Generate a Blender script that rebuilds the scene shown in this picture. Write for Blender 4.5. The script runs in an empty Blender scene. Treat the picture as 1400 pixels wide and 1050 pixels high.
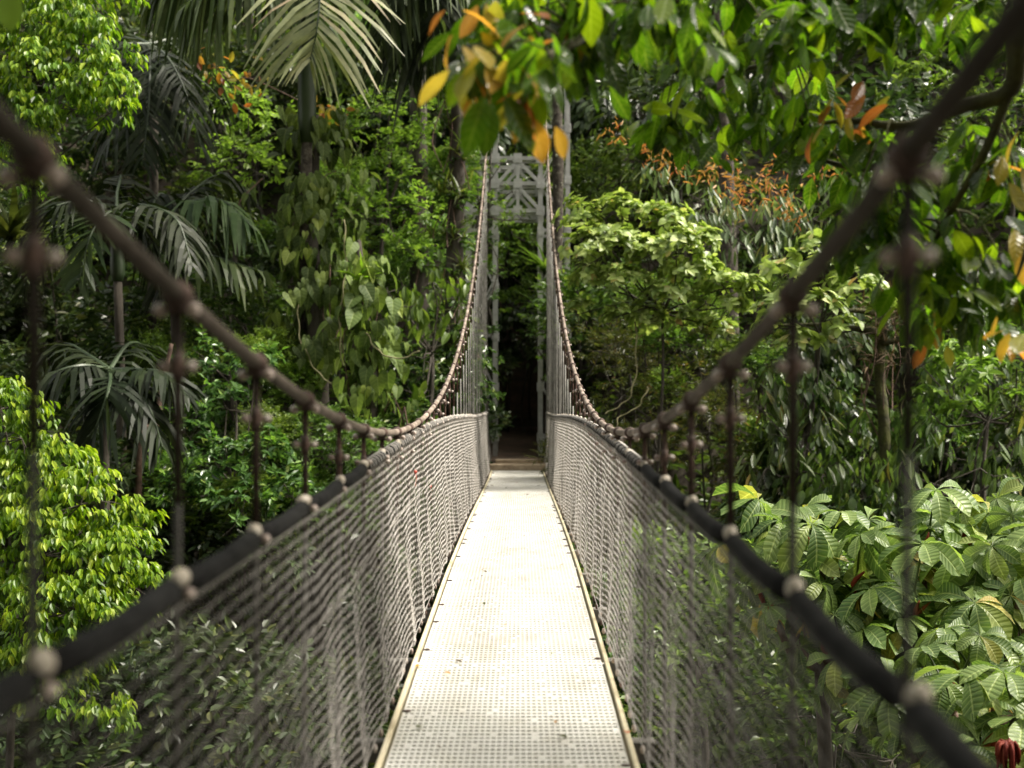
import bpy, math, random
import numpy as np
from mathutils import Vector, Matrix

rng = np.random.default_rng(11)
random.seed(5)
SC = bpy.context.scene
COL = SC.collection
F = 1600.0                       # focal length in photo pixels
EYE = np.array([0.05, 0.0, 1.55])

def at(px, py, d):
    """world point seen at a photo pixel, at forward distance d (metres)"""
    return np.array([EYE[0] + (px - 711) / F * d, d, EYE[2] + (535 - py) / F * d])

def nz(v):
    v = np.asarray(v, float)
    return v / np.maximum(np.linalg.norm(v, axis=-1, keepdims=True), 1e-9)

# ------------------------------------------------------------------ mesh builder
class MB:
    def __init__(s):
        s.v = []; s.n = 0; s.f = []; s.m = []; s.uv = []
    def add(s, v, f, mat=0, uv=None):
        v = np.asarray(v, float).reshape(-1, 3)
        f = np.asarray(f, np.int64)
        s.v.append(v); s.f.append(f + s.n); s.m.append(mat)
        s.uv.append(np.zeros((len(v), 2)) if uv is None else np.asarray(uv, float))
        s.n += len(v)
        return s
    def mesh(s, name, mats, smooth=False):
        me = bpy.data.meshes.new(name)
        V = np.concatenate(s.v); U = np.concatenate(s.uv)
        li = np.concatenate([f.ravel() for f in s.f])
        lt = np.concatenate([np.full(len(f), f.shape[1]) for f in s.f])
        mi = np.concatenate([np.full(len(f), m) for f, m in zip(s.f, s.m)])
        me.vertices.add(len(V)); me.vertices.foreach_set('co', V.astype(np.float32).ravel())
        me.loops.add(len(li)); me.loops.foreach_set('vertex_index', li.astype(np.int32))
        me.polygons.add(len(lt))
        ls = np.concatenate([[0], np.cumsum(lt)[:-1]])
        me.polygons.foreach_set('loop_start', ls.astype(np.int32))
        me.polygons.foreach_set('loop_total', lt.astype(np.int32))
        me.polygons.foreach_set('material_index', mi.astype(np.int32))
        me.polygons.foreach_set('use_smooth', np.full(len(lt), smooth))
        uvl = me.uv_layers.new(name='UVMap')
        uvl.data.foreach_set('uv', U[li].astype(np.float32).ravel())
        for m in (mats if isinstance(mats, (list, tuple)) else [mats]):
            me.materials.append(m)
        me.update(calc_edges=True)
        return me
    def build(s, name, mats, parent=None, smooth=False):
        return link(name, s.mesh(name, mats, smooth), parent)

def link(name, me, parent=None):
    o = bpy.data.objects.new(name, me); COL.objects.link(o)
    if parent is not None: o.parent = parent
    return o

def empty(name, loc=(0, 0, 0)):
    o = bpy.data.objects.new(name, None); COL.objects.link(o)
    o.location = tuple(float(c) for c in loc); o.empty_display_size = .2
    return o

def tag(o, label=None, cat=None, group=None, kind=None):
    if label: o['label'] = label
    if cat: o['category'] = cat
    if group: o['group'] = group
    if kind: o['kind'] = kind
    return o

def tube(P, R, sides=8, cap=True):
    P = np.asarray(P, float); K = len(P)
    R = np.full(K, R, float) if np.isscalar(R) else np.asarray(R, float)
    T = nz(np.gradient(P, axis=0))
    ref = np.array([0, 0, 1.]) if abs(T[:, 2]).mean() < .8 else np.array([1., 0, 0])
    A = nz(np.cross(T, ref)); B = np.cross(T, A)
    an = np.arange(sides) / sides * 2 * np.pi
    V = P[:, None] + R[:, None, None] * (np.cos(an)[None, :, None] * A[:, None] + np.sin(an)[None, :, None] * B[:, None])
    V = V.reshape(-1, 3)
    i = np.arange(K - 1)[:, None] * sides; j = np.arange(sides)[None]; j2 = (j + 1) % sides
    q = np.stack([i + j, i + j2, i + sides + j2, i + sides + j], -1).reshape(-1, 4)
    uv = np.stack(np.broadcast_arrays(an[None] / 6.283, np.linspace(0, 1, K)[:, None]), -1).reshape(-1, 2)
    return V, q, uv

def add_tube(mb, P, R, sides=8, mat=0, cap=True):
    V, q, uv = tube(P, R, sides)
    n0 = mb.n
    mb.add(V, q, mat, uv)
    if cap:
        K = len(P)
        mb.f.append(np.array([np.arange(sides)[::-1]]) + n0); mb.m.append(mat)
        mb.f.append(np.array([np.arange(sides) + (K - 1) * sides]) + n0); mb.m.append(mat)

def spline(P, n):
    """smooth curve through control points"""
    P = np.asarray(P, float)
    if len(P) == 2:
        return P[0] + (P[1] - P[0]) * np.linspace(0, 1, n)[:, None]
    Q = np.vstack([2 * P[0] - P[1], P, 2 * P[-1] - P[-2]])
    t = np.linspace(0, len(P) - 1 - 1e-6, n); i = t.astype(int); u = (t - i)[:, None]
    a, b, c, d = Q[i], Q[i + 1], Q[i + 2], Q[i + 3]
    return .5 * (2 * b + (c - a) * u + (2 * a - 5 * b + 4 * c - d) * u**2 + (3 * b - a - 3 * c + d) * u**3)

def add_beam(mb, p0, p1, w, h, up=(0, 0, 1), mat=0):
    p0 = np.asarray(p0, float); p1 = np.asarray(p1, float)
    t = nz(p1 - p0); up = np.asarray(up, float)
    if abs(t @ up) > .95: up = np.array([0, 1., 0])
    s = nz(np.cross(t, up)); u = np.cross(s, t)
    b = min(w, h) * .12
    pr = [(-w/2+b, -h/2), (w/2-b, -h/2), (w/2, -h/2+b), (w/2, h/2-b), (w/2-b, h/2), (-w/2+b, h/2), (-w/2, h/2-b), (-w/2, -h/2+b)]
    V = [p + s * x + u * z for p in (p0, p1) for x, z in pr]
    q = [(k, (k + 1) % 8, 8 + (k + 1) % 8, 8 + k) for k in range(8)]
    n0 = mb.n
    mb.add(V, q, mat)
    mb.f.append(np.array([np.arange(8)[::-1]]) + n0); mb.m.append(mat)
    mb.f.append(np.array([np.arange(8) + 8]) + n0); mb.m.append(mat)

def add_angle(mb, p0, p1, w, t, a, b, mat=0):
    """steel angle (L section): legs along a and b"""
    a = nz(a); b = nz(b); p0 = np.asarray(p0, float); p1 = np.asarray(p1, float)
    pr = [(0, 0), (w, 0), (w, t), (t, t), (t, w), (0, w)]
    V = [p + a * x + b * y for p in (p0, p1) for x, y in pr]
    q = [(k, (k + 1) % 6, 6 + (k + 1) % 6, 6 + k) for k in range(6)]
    n0 = mb.n
    mb.add(V, q, mat)
    mb.f.append(np.array([[0, 5, 4, 3, 2, 1]]) + n0); mb.m.append(mat)
    mb.f.append(np.array([[6, 7, 8, 9, 10, 11]]) + n0); mb.m.append(mat)

def add_blob(mb, c, r, seg=8, rings=5, mat=0, axis=(0, 0, 1)):
    r = np.broadcast_to(np.asarray(r, float), (3,))
    th = np.linspace(0, np.pi, rings + 1); ph = np.arange(seg) / seg * 2 * np.pi
    V = np.stack([np.sin(th)[:, None] * np.cos(ph) * r[0], np.sin(th)[:, None] * np.sin(ph) * r[1], np.cos(th)[:, None] * np.ones(seg) * r[2]], -1)
    a = nz(axis); s = nz(np.cross(a, [0.3, 1, .1])); u = np.cross(a, s)
    V = V.reshape(-1, 3) @ np.stack([s, u, a]) + np.asarray(c)
    i = np.arange(rings)[:, None] * seg; j = np.arange(seg)[None]; j2 = (j + 1) % seg
    mb.add(V, np.stack([i + j, i + seg + j, i + seg + j2, i + j2], -1).reshape(-1, 4), mat)

# ------------------------------------------------------------------ materials
def new_mat(name):
    m = bpy.data.materials.new(name); m.use_nodes = True
    nt = m.node_tree; nt.nodes.clear()
    return m, nt, nt.nodes, nt.links

def ramp(nd, cols, interp='LINEAR'):
    r = nd.new('ShaderNodeValToRGB'); r.color_ramp.interpolation = interp
    e = r.color_ramp.elements
    while len(e) < len(cols): e.new(.5)
    for k, (p, c) in enumerate(cols):
        e[k].position = p; e[k].color = (*c, 1)
    return r

def math_node(nd, lk, op, a, b=None, clamp=False):
    n = nd.new('ShaderNodeMath'); n.operation = op; n.use_clamp = clamp
    for k, v in enumerate((a, b)):
        if v is None: continue
        if isinstance(v, (int, float)): n.inputs[k].default_value = v
        else: lk.new(v, n.inputs[k])
    return n.outputs[0]

def leaf_mat(name, cols, rough=.42, tfac=.35, tboost=(1.5, 1.6, .8), vein=0., ribs=0, obj_var=.18, spec=.36):
    m, nt, nd, lk = new_mat(name)
    out = nd.new('ShaderNodeOutputMaterial')
    geo = nd.new('ShaderNodeNewGeometry'); oi = nd.new('ShaderNodeObjectInfo')
    rp = ramp(nd, cols); lk.new(geo.outputs['Random Per Island'], rp.inputs[0])
    col = rp.outputs[0]
    hs = nd.new('ShaderNodeHueSaturation')
    mr = nd.new('ShaderNodeMapRange'); mr.inputs[3].default_value = 1 - obj_var * 1.6; mr.inputs[4].default_value = 1 + obj_var * 1.6
    lk.new(oi.outputs['Random'], mr.inputs[0]); lk.new(mr.outputs[0], hs.inputs['Value'])
    mr2 = nd.new('ShaderNodeMapRange'); mr2.inputs[3].default_value = .5 - obj_var * .09; mr2.inputs[4].default_value = .5 + obj_var * .09
    wn = math_node(nd, lk, 'FRACT', math_node(nd, lk, 'MULTIPLY', oi.outputs['Random'], 7.31))
    lk.new(wn, mr2.inputs[0]); lk.new(mr2.outputs[0], hs.inputs['Hue'])
    lk.new(col, hs.inputs['Color']); col = hs.outputs[0]
    pb = nd.new('ShaderNodeBsdfPrincipled')
    # blotches on the leaf surface
    tc = nd.new('ShaderNodeTexCoord'); no = nd.new('ShaderNodeTexNoise'); no.inputs['Scale'].default_value = 9; no.inputs['Detail'].default_value = 3
    lk.new(tc.outputs['Object'], no.inputs['Vector'])
    mx = nd.new('ShaderNodeMix'); mx.data_type = 'RGBA'; mx.blend_type = 'MULTIPLY'
    rr = ramp(nd, [(.3, (.72, .74, .7)), (.7, (1.15, 1.12, 1.0))]); lk.new(no.outputs[0], rr.inputs[0])
    mx.inputs[0].default_value = .8; lk.new(col, mx.inputs[6]); lk.new(rr.outputs[0], mx.inputs[7]); col = mx.outputs[2]
    if vein:
        uv = nd.new('ShaderNodeUVMap'); uv.uv_map = 'UVMap'
        sx = nd.new('ShaderNodeSeparateXYZ'); lk.new(uv.outputs[0], sx.inputs[0])
        au = math_node(nd, lk, 'ABSOLUTE', math_node(nd, lk, 'SUBTRACT', sx.outputs[0], .5))
        mid = math_node(nd, lk, 'SUBTRACT', 1.0, math_node(nd, lk, 'MULTIPLY', au, 16.), True)
        ph = math_node(nd, lk, 'SUBTRACT', math_node(nd, lk, 'MULTIPLY', sx.outputs[1], float(ribs)), math_node(nd, lk, 'MULTIPLY', au, 2.6))
        fr = math_node(nd, lk, 'ABSOLUTE', math_node(nd, lk, 'SUBTRACT', math_node(nd, lk, 'FRACT', ph), .5))
        side = math_node(nd, lk, 'SUBTRACT', 1.0, math_node(nd, lk, 'MULTIPLY', fr, 7.0), True)
        both = math_node(nd, lk, 'MAXIMUM', mid, math_node(nd, lk, 'MULTIPLY', side, .55))
        mv = nd.new('ShaderNodeMix'); mv.data_type = 'RGBA'
        lk.new(math_node(nd, lk, 'MULTIPLY', both, vein), mv.inputs[0])
        br = nd.new('ShaderNodeMix'); br.data_type = 'RGBA'; br.blend_type = 'ADD'; br.inputs[0].default_value = 1
        lk.new(col, br.inputs[6]); br.inputs[7].default_value = (.22, .24, .10, 1)
        lk.new(col, mv.inputs[6]); lk.new(br.outputs[2], mv.inputs[7]); col = mv.outputs[2]
        bp = nd.new('ShaderNodeBump'); bp.inputs['Strength'].default_value = .5; bp.inputs['Distance'].default_value = .012
        lk.new(math_node(nd, lk, 'ADD', fr, math_node(nd, lk, 'MULTIPLY', mid, -.4)), bp.inputs['Height']); lk.new(bp.outputs[0], pb.inputs['Normal'])
    lk.new(col, pb.inputs['Base Color'])
    pb.inputs['Roughness'].default_value = rough; pb.inputs['Specular IOR Level'].default_value = spec
    tr = nd.new('ShaderNodeBsdfTranslucent')
    tm = nd.new('ShaderNodeMix'); tm.data_type = 'RGBA'; tm.blend_type = 'MULTIPLY'; tm.inputs[0].default_value = 1
    lk.new(col, tm.inputs[6]); tm.inputs[7].default_value = (*tboost, 1); lk.new(tm.outputs[2], tr.inputs[0])
    ms = nd.new('ShaderNodeMixShader'); ms.inputs[0].default_value = tfac
    lk.new(pb.outputs[0], ms.inputs[1]); lk.new(tr.outputs[0], ms.inputs[2]); lk.new(ms.outputs[0], out.inputs[0])
    return m

def surf_mat(name, cols, scale=6., rough=.7, metal=0., bump=.0, stretch=(1, 1, 1), spec=.4, detail=5., coord='Object', bscale=None):
    m, nt, nd, lk = new_mat(name)
    out = nd.new('ShaderNodeOutputMaterial'); pb = nd.new('ShaderNodeBsdfPrincipled')
    tc = nd.new('ShaderNodeTexCoord'); mp = nd.new('ShaderNodeMapping'); mp.inputs['Scale'].default_value = stretch
    lk.new(tc.outputs[coord], mp.inputs[0])
    no = nd.new('ShaderNodeTexNoise'); no.inputs['Scale'].default_value = scale; no.inputs['Detail'].default_value = detail; no.inputs['Roughness'].default_value = .65
    lk.new(mp.outputs[0], no.inputs['Vector'])
    rp = ramp(nd, cols); lk.new(no.outputs[0], rp.inputs[0]); lk.new(rp.outputs[0], pb.inputs['Base Color'])
    pb.inputs['Roughness'].default_value = rough; pb.inputs['Metallic'].default_value = metal; pb.inputs['Specular IOR Level'].default_value = spec
    if bump:
        n2 = nd.new('ShaderNodeTexNoise'); n2.inputs['Scale'].default_value = bscale or scale * 4; n2.inputs['Detail'].default_value = 6
        lk.new(mp.outputs[0], n2.inputs['Vector'])
        bp = nd.new('ShaderNodeBump'); bp.inputs['Strength'].default_value = bump; bp.inputs['Distance'].default_value = .03
        lk.new(n2.outputs[0], bp.inputs['Height']); lk.new(bp.outputs[0], pb.inputs['Normal'])
    lk.new(pb.outputs[0], out.inputs[0])
    return m

def paint_near_shade(m, y0, y1, dark):
    """canopy shade painted into the base colour on the stretch of the bridge that hangs under the near tree"""
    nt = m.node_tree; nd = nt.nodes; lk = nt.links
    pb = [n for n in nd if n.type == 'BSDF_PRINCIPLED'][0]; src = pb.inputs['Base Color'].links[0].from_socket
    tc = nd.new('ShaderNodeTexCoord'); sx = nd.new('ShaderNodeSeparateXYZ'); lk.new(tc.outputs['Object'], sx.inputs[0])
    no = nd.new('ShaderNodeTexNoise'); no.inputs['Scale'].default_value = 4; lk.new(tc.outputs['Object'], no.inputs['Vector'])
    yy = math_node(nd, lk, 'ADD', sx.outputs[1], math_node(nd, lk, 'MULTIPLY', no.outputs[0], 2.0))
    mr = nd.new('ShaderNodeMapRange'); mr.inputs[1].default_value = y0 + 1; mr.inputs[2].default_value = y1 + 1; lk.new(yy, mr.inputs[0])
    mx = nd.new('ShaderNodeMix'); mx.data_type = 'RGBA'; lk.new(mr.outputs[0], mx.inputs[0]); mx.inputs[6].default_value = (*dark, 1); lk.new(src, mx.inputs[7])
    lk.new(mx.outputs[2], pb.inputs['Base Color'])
M = {}
# metal, paint, concrete, bark
M['cable'] = surf_mat('cable_pipe', [(.3, (.09, .072, .056)), (.5, (.17, .138, .112)), (.7, (.35, .285, .25))], 5, .7, bump=.2, spec=.12)
M['steel'] = surf_mat('galvanised_rod', [(.35, (.11, .105, .095)), (.55, (.19, .185, .17)), (.75, (.26, .245, .22))], 9, .6, 0., spec=.15, bump=.1)
M['rust'] = surf_mat('rusty_shackle', [(.35, (.03, .022, .018)), (.55, (.075, .045, .035)), (.75, (.14, .085, .065))], 30, .7, .2, bump=.2)
M['nut'] = surf_mat('painted_bolt_cap', [(.35, (.16, .10, .085)), (.5, (.34, .28, .245)), (.68, (.50, .47, .44))], 24, .5)
M['hose'] = surf_mat('rubber_hose', [(.35, (.006, .006, .006)), (.6, (.013, .013, .013)), (.8, (.024, .023, .022))], 14, .75, bump=.12, spec=.06)
M['cap'] = surf_mat('cream_plastic', [(.32, (.20, .165, .12)), (.52, (.38, .34, .28)), (.75, (.52, .50, .47))], 40, .5)
M['wire'] = surf_mat('galvanised_wire', [(.3, (.19, .172, .15)), (.55, (.33, .312, .288)), (.75, (.43, .412, .39))], 7, .45, .2)
M['deck'] = surf_mat('weathered_white_deck', [(.22, (.42, .39, .31)), (.36, (.545, .525, .465)), (.52, (.62, .61, .565)), (.68, (.67, .66, .625))], 3.6, .55, stretch=(1, .6, 1), bump=.05)
M['edge'] = surf_mat('cream_edge_angle', [(.3, (.34, .29, .18)), (.5, (.54, .48, .33)), (.7, (.62, .57, .42))], 4, .6, bump=.08)
M['tower'] = surf_mat('grey_galvanised_steel', [(.3, (.36, .36, .35)), (.5, (.48, .48, .47)), (.64, (.55, .55, .54)), (.76, (.36, .31, .25))], 5, .55, .1, bump=.05)
M['concrete'] = surf_mat('stained_concrete', [(.3, (.20, .15, .10)), (.55, (.38, .30, .21)), (.75, (.46, .38, .28))], 4, .85, bump=.3)
M['bark'] = surf_mat('dark_bark', [(.3, (.018, .014, .010)), (.5, (.05, .042, .032)), (.68, (.10, .09, .075)), (.8, (.16, .15, .13))], 4, .9, bump=.6, stretch=(1, 1, .25))
M['lichen'] = surf_mat('lichen_bark', [(.38, (.022, .017, .012)), (.55, (.06, .05, .038)), (.66, (.14, .13, .10)), (.72, (.40, .40, .35))], 9, .9, bump=.6)
M['moss'] = surf_mat('mossy_bark', [(.3, (.020, .018, .010)), (.5, (.05, .05, .018)), (.65, (.085, .09, .022)), (.8, (.10, .085, .05))], 5, .95, bump=.8)
M['palmtrunk'] = surf_mat('palm_crownshaft', [(.3, (.020, .035, .016)), (.6, (.04, .062, .028)), (.8, (.07, .09, .05))], 2.5, .45, stretch=(1, 1, .2), bump=.1)
M['redtwig'] = surf_mat('reddish_bark', [(.3, (.06, .04, .03)), (.6, (.16, .10, .075)), (.8, (.25, .2, .16))], 9, .85, bump=.4)
M['soil'] = surf_mat('forest_soil', [(.3, (.012, .009, .006)), (.5, (.028, .021, .013)), (.7, (.035, .04, .015)), (.85, (.06, .045, .03))], 2.2, .95, bump=.8)
M['earth'] = surf_mat('reddish_earth', [(.3, (.035, .028, .018)), (.55, (.07, .045, .028)), (.8, (.13, .075, .05))], 3, .95, bump=.7)
M['red'] = surf_mat('faded_red_plastic', [(.4, (.35, .03, .02)), (.7, (.5, .08, .05))], 20, .4)
paint_near_shade(M['cable'], 1., 6.5, (.018, .0155, .0115)); paint_near_shade(M['wire'], 1., 6.5, (.050, .046, .040)); paint_near_shade(M['steel'], 2., 8., (.028, .026, .022))  # canopy shade painted into the near cable, wire and rod colours
M['rod'] = surf_mat('rusty_threaded_rod', [(.35, (.03, .022, .018)), (.55, (.075, .045, .035)), (.75, (.14, .085, .065))], 30, .8, 0., bump=.2, spec=.08); paint_near_shade(M['rod'], 1.5, 6., (.018, .015, .012))  # rusty rod, its near end darkened to paint in canopy shade
# leaves
M['lime'] = leaf_mat('lime_leaf', [(0, (.04, .095, .010)), (.35, (.085, .175, .014)), (.75, (.14, .26, .02)), (1, (.20, .31, .035))], .38, .42, obj_var=.04)
M['lemon'] = leaf_mat('young_lemon_leaf', [(0, (.13, .23, .012)), (.5, (.23, .35, .018)), (1, (.36, .45, .045))], .38, .42, obj_var=.04)
M['pale'] = leaf_mat('pale_whorl_leaf', [(0, (.13, .20, .05)), (.4, (.25, .34, .09)), (.8, (.36, .45, .15)), (.97, (.44, .50, .22)), (1, (.42, .26, .10))], .4, .3, obj_var=.04)
M['silver'] = leaf_mat('silvery_leaf', [(0, (0.0607, 0.0918, 0.0432)), (0.5, (0.121, 0.169, 0.0783)), (0.85, (0.189, 0.243, 0.121)), (1, (0.23, 0.216, 0.0743))], .38, .25)
M['mid'] = leaf_mat('mid_green_leaf', [(0, (0.0378, 0.0743, 0.0162)), (0.45, (0.0743, 0.135, 0.027)), (0.85, (0.128, 0.209, 0.0432)), (1, (0.203, 0.257, 0.0675))], .34, .33)
M['fresh'] = leaf_mat('fresh_green_leaf', [(0, (0.0675, 0.128, 0.0216)), (0.5, (0.128, 0.223, 0.0378)), (1, (0.216, 0.317, 0.0675))], .38, .4)
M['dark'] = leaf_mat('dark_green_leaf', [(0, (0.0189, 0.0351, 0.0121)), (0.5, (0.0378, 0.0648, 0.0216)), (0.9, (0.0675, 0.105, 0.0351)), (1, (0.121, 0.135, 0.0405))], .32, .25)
M['olive'] = leaf_mat('olive_leaf', [(0, (0.0351, 0.0459, 0.0108)), (0.5, (0.0743, 0.0918, 0.0203)), (0.9, (0.135, 0.155, 0.0378)), (1, (0.203, 0.135, 0.0473))], .4, .35)
M['glossy'] = leaf_mat('glossy_leaf', [(0, (0.0297, 0.0621, 0.0175)), (0.5, (0.0567, 0.108, 0.027)), (0.9, (0.101, 0.169, 0.0432)), (1, (0.189, 0.23, 0.0607))], .26, .28)
M['lance'] = leaf_mat('lance_leaf', [(0, (0.0351, 0.0567, 0.0189)), (0.5, (0.0675, 0.103, 0.0324)), (0.9, (0.115, 0.162, 0.054)), (1, (0.23, 0.162, 0.0405))], .34, .28, vein=.35, ribs=9)
M['heart'] = leaf_mat('heart_leaf', [(0, (0.0473, 0.0837, 0.0243)), (0.5, (0.0837, 0.142, 0.0378)), (0.85, (0.135, 0.209, 0.0486)), (1, (0.216, 0.297, 0.0607))], .55, .34, spec=.2, vein=.4, ribs=5)
M['cecropia'] = leaf_mat('cecropia_leaf', [(0, (0.0562, 0.106, 0.0275)), (0.4, (0.106, 0.175, 0.0475)), (0.8, (0.175, 0.25, 0.075)), (0.95, (0.237, 0.288, 0.0625)), (1, (0.35, 0.25, 0.0625))], .42, .36, vein=1.0, ribs=11, obj_var=.1)
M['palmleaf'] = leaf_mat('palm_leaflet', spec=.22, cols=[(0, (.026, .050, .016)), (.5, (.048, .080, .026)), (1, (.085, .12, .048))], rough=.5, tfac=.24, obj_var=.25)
M['palmdark'] = leaf_mat('dark_palm_leaflet', spec=.2, cols=[(0, (.007, .013, .005)), (.5, (.014, .023, .009)), (1, (.028, .040, .018))], rough=.5, tfac=.24, obj_var=.2)  # dark leaflets, deepened further to stand in for shade on the palms
M['palmlit'] = leaf_mat('painted_sunlit_leaflet', [(0, (.22, .25, .13)), (.5, (.32, .35, .20)), (.9, (.40, .40, .26)), (1, (.45, .34, .25))], .42, .3, obj_var=.05)  # sun on one hanging frond painted in as a lighter leaflet colour
M['near'] = leaf_mat('glossy_overhang_leaf', [(0, (0.02, 0.045, 0.0075)), (0.45, (0.0425, 0.1, 0.0112)), (0.8, (0.075, 0.175, 0.015)), (1, (0.188, 0.275, 0.0187))], .24, .5, (2.3, 2.5, .5), vein=.35, ribs=7)
M['old'] = leaf_mat('ageing_orange_leaf', [(0, (.34, .40, .05)), (.35, (.50, .43, .06)), (.65, (.50, .29, .045)), (.88, (.42, .16, .035)), (1, (.28, .09, .03))], .3, .6, (1.8, 1.6, 1.0), vein=.3, ribs=7)
M['bronze'] = leaf_mat('bronze_bloom', [(0, (.28, .20, .05)), (.5, (.42, .25, .06)), (1, (.48, .18, .06))], .5, .35, (1.3, 1.2, 1))
M['strap'] = leaf_mat('strap_leaf', [(0, (.045, .075, .018)), (.5, (.08, .12, .03)), (1, (.15, .18, .05))], .4, .35)
M['redsheath'] = leaf_mat('red_sheath', [(0, (.30, .035, .02)), (1, (.42, .09, .045))], .45, .25, (1.2, 1, 1))
M['catkin'] = leaf_mat('yellow_catkin', [(0, (.45, .30, .03)), (1, (.55, .40, .07))], .5, .2, (1, 1, 1))
M['brownroot'] = leaf_mat('hanging_root', [(0, (.045, .030, .016)), (.6, (.09, .062, .03)), (1, (.14, .11, .06))], .8, .1)

# ------------------------------------------------------------------ ground
def noise2(x, y, s=1.):
    x = x * s; y = y * s
    return (np.sin(x * 1.3 + 1.7 * np.sin(y * .7)) + np.sin(y * 1.1 + 2.1 * np.sin(x * .5 + 1)) + .5 * np.sin(2.9 * x + 1.3 * y) + .5 * np.sin(3.3 * y - 1.9 * x)) / 3.

def ground(x, y):
    x = np.asarray(x, float); y = np.asarray(y, float)
    b = np.interp(y, [-40, -10, -7, -4, 1, 6, 10, 14, 17, 20, 23, 26, 30, 36, 45, 60, 100], [34, .1, -.4, -3, -7, -9.5, -9.6, -7.4, -5.2, -3.2, -.9, 2.0, 6.6, 12.5, 20, 30, 50])  # bank behind the camera raised steeply to cut light from behind
    b = b + .12 * np.maximum(0, np.abs(x) - 7) + .45 * noise2(x, y, .6)
    p = np.interp(y, [22.9, 23.3, 34, 40, 46, 60], [-2.0, -.06, .5, 9, 20, 30])
    w = np.clip((2.4 - np.abs(x + .1)) / 1.2, 0, 1) * np.clip((y - 22.4) / .6, 0, 1) * np.clip((42 - y) / 5, 0, 1)
    return b * (1 - w) + p * w

gx, gy = np.meshgrid(np.linspace(-60, 60, 161), np.concatenate([np.linspace(-40, 0, 30), np.linspace(.5, 50, 130), np.linspace(51, 100, 35)]))
gz = ground(gx, gy)
def ground_hit(px, py):
    d = np.linspace(8, 60, 500); p = np.stack([EYE[0] + (px - 711) / F * d, d, EYE[2] + (535 - py) / F * d], -1)
    b = p[:, 2] < ground(p[:, 0], p[:, 1])
    return float(d[b.argmax()]) if b.any() else 60.
nx = gx.shape[1]; ny = gx.shape[0]
i, j = np.meshgrid(np.arange(nx - 1), np.arange(ny - 1))
k = (j * nx + i).ravel()
mb = MB(); mb.add(np.stack([gx, gy, gz], -1).reshape(-1, 3), np.stack([k, k + 1, k + nx + 1, k + nx], -1))
tag(mb.build('ground', M['soil'], smooth=True), kind='structure')

# earth path running from the end of the bridge into the forest
ys = np.linspace(23.75, 38, 40); xs = np.linspace(-.75, .75, 9)
PX, PY = np.meshgrid(xs, ys); PX = PX + .12 * np.sin(PY * .6)
PZ = ground(PX, PY) + .03 + .015 * noise2(PX, PY, 5)
k = (np.arange(39)[:, None] * 9 + np.arange(8)[None]).ravel()
mb = MB(); mb.add(np.stack([PX, PY, PZ], -1).reshape(-1, 3), np.stack([k, k + 1, k + 10, k + 9], -1))
tag(mb.build('path', M['earth'], smooth=True), kind='structure')

# ------------------------------------------------------------------ bridge
def zdeck(y):
    return 1.55 + np.interp(y, [-6, 0, 2, 4.6, 6.2, 9.15, 12, 15.1, 18.2, 21.2, 23.2], [-1.66, -1.555, -1.53, -1.485, -1.44, -1.385, -1.40, -1.455, -1.525, -1.56, -1.575])
_yy = np.linspace(-6, 26.5, 400); _zz = zdeck(_yy)
_kk = np.hanning(41); _kk /= _kk.sum()
_zs = np.convolve(np.pad(_zz, 20, mode='edge'), _kk, 'valid')
def zd(y): return np.interp(y, _yy, _zs)
def zcab(y):
    y = np.asarray(y, float)
    return 1.55 - .23 + np.where(y < 6.9, .0206, .0180) * (y - 6.9)**2
XL, XR = -.64, .60               # hanger planes
RAILH = 1.13
def rdrop(X, y):
    return np.where(X > 0, .085 * np.exp(-(np.asarray(y) / 1.9)**2), 0.)
bridge = empty('suspension_bridge', (0, 0, 0))
tag(bridge, 'narrow hanging footbridge with white grating deck, wire mesh sides and curved cables', 'footbridge')

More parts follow.
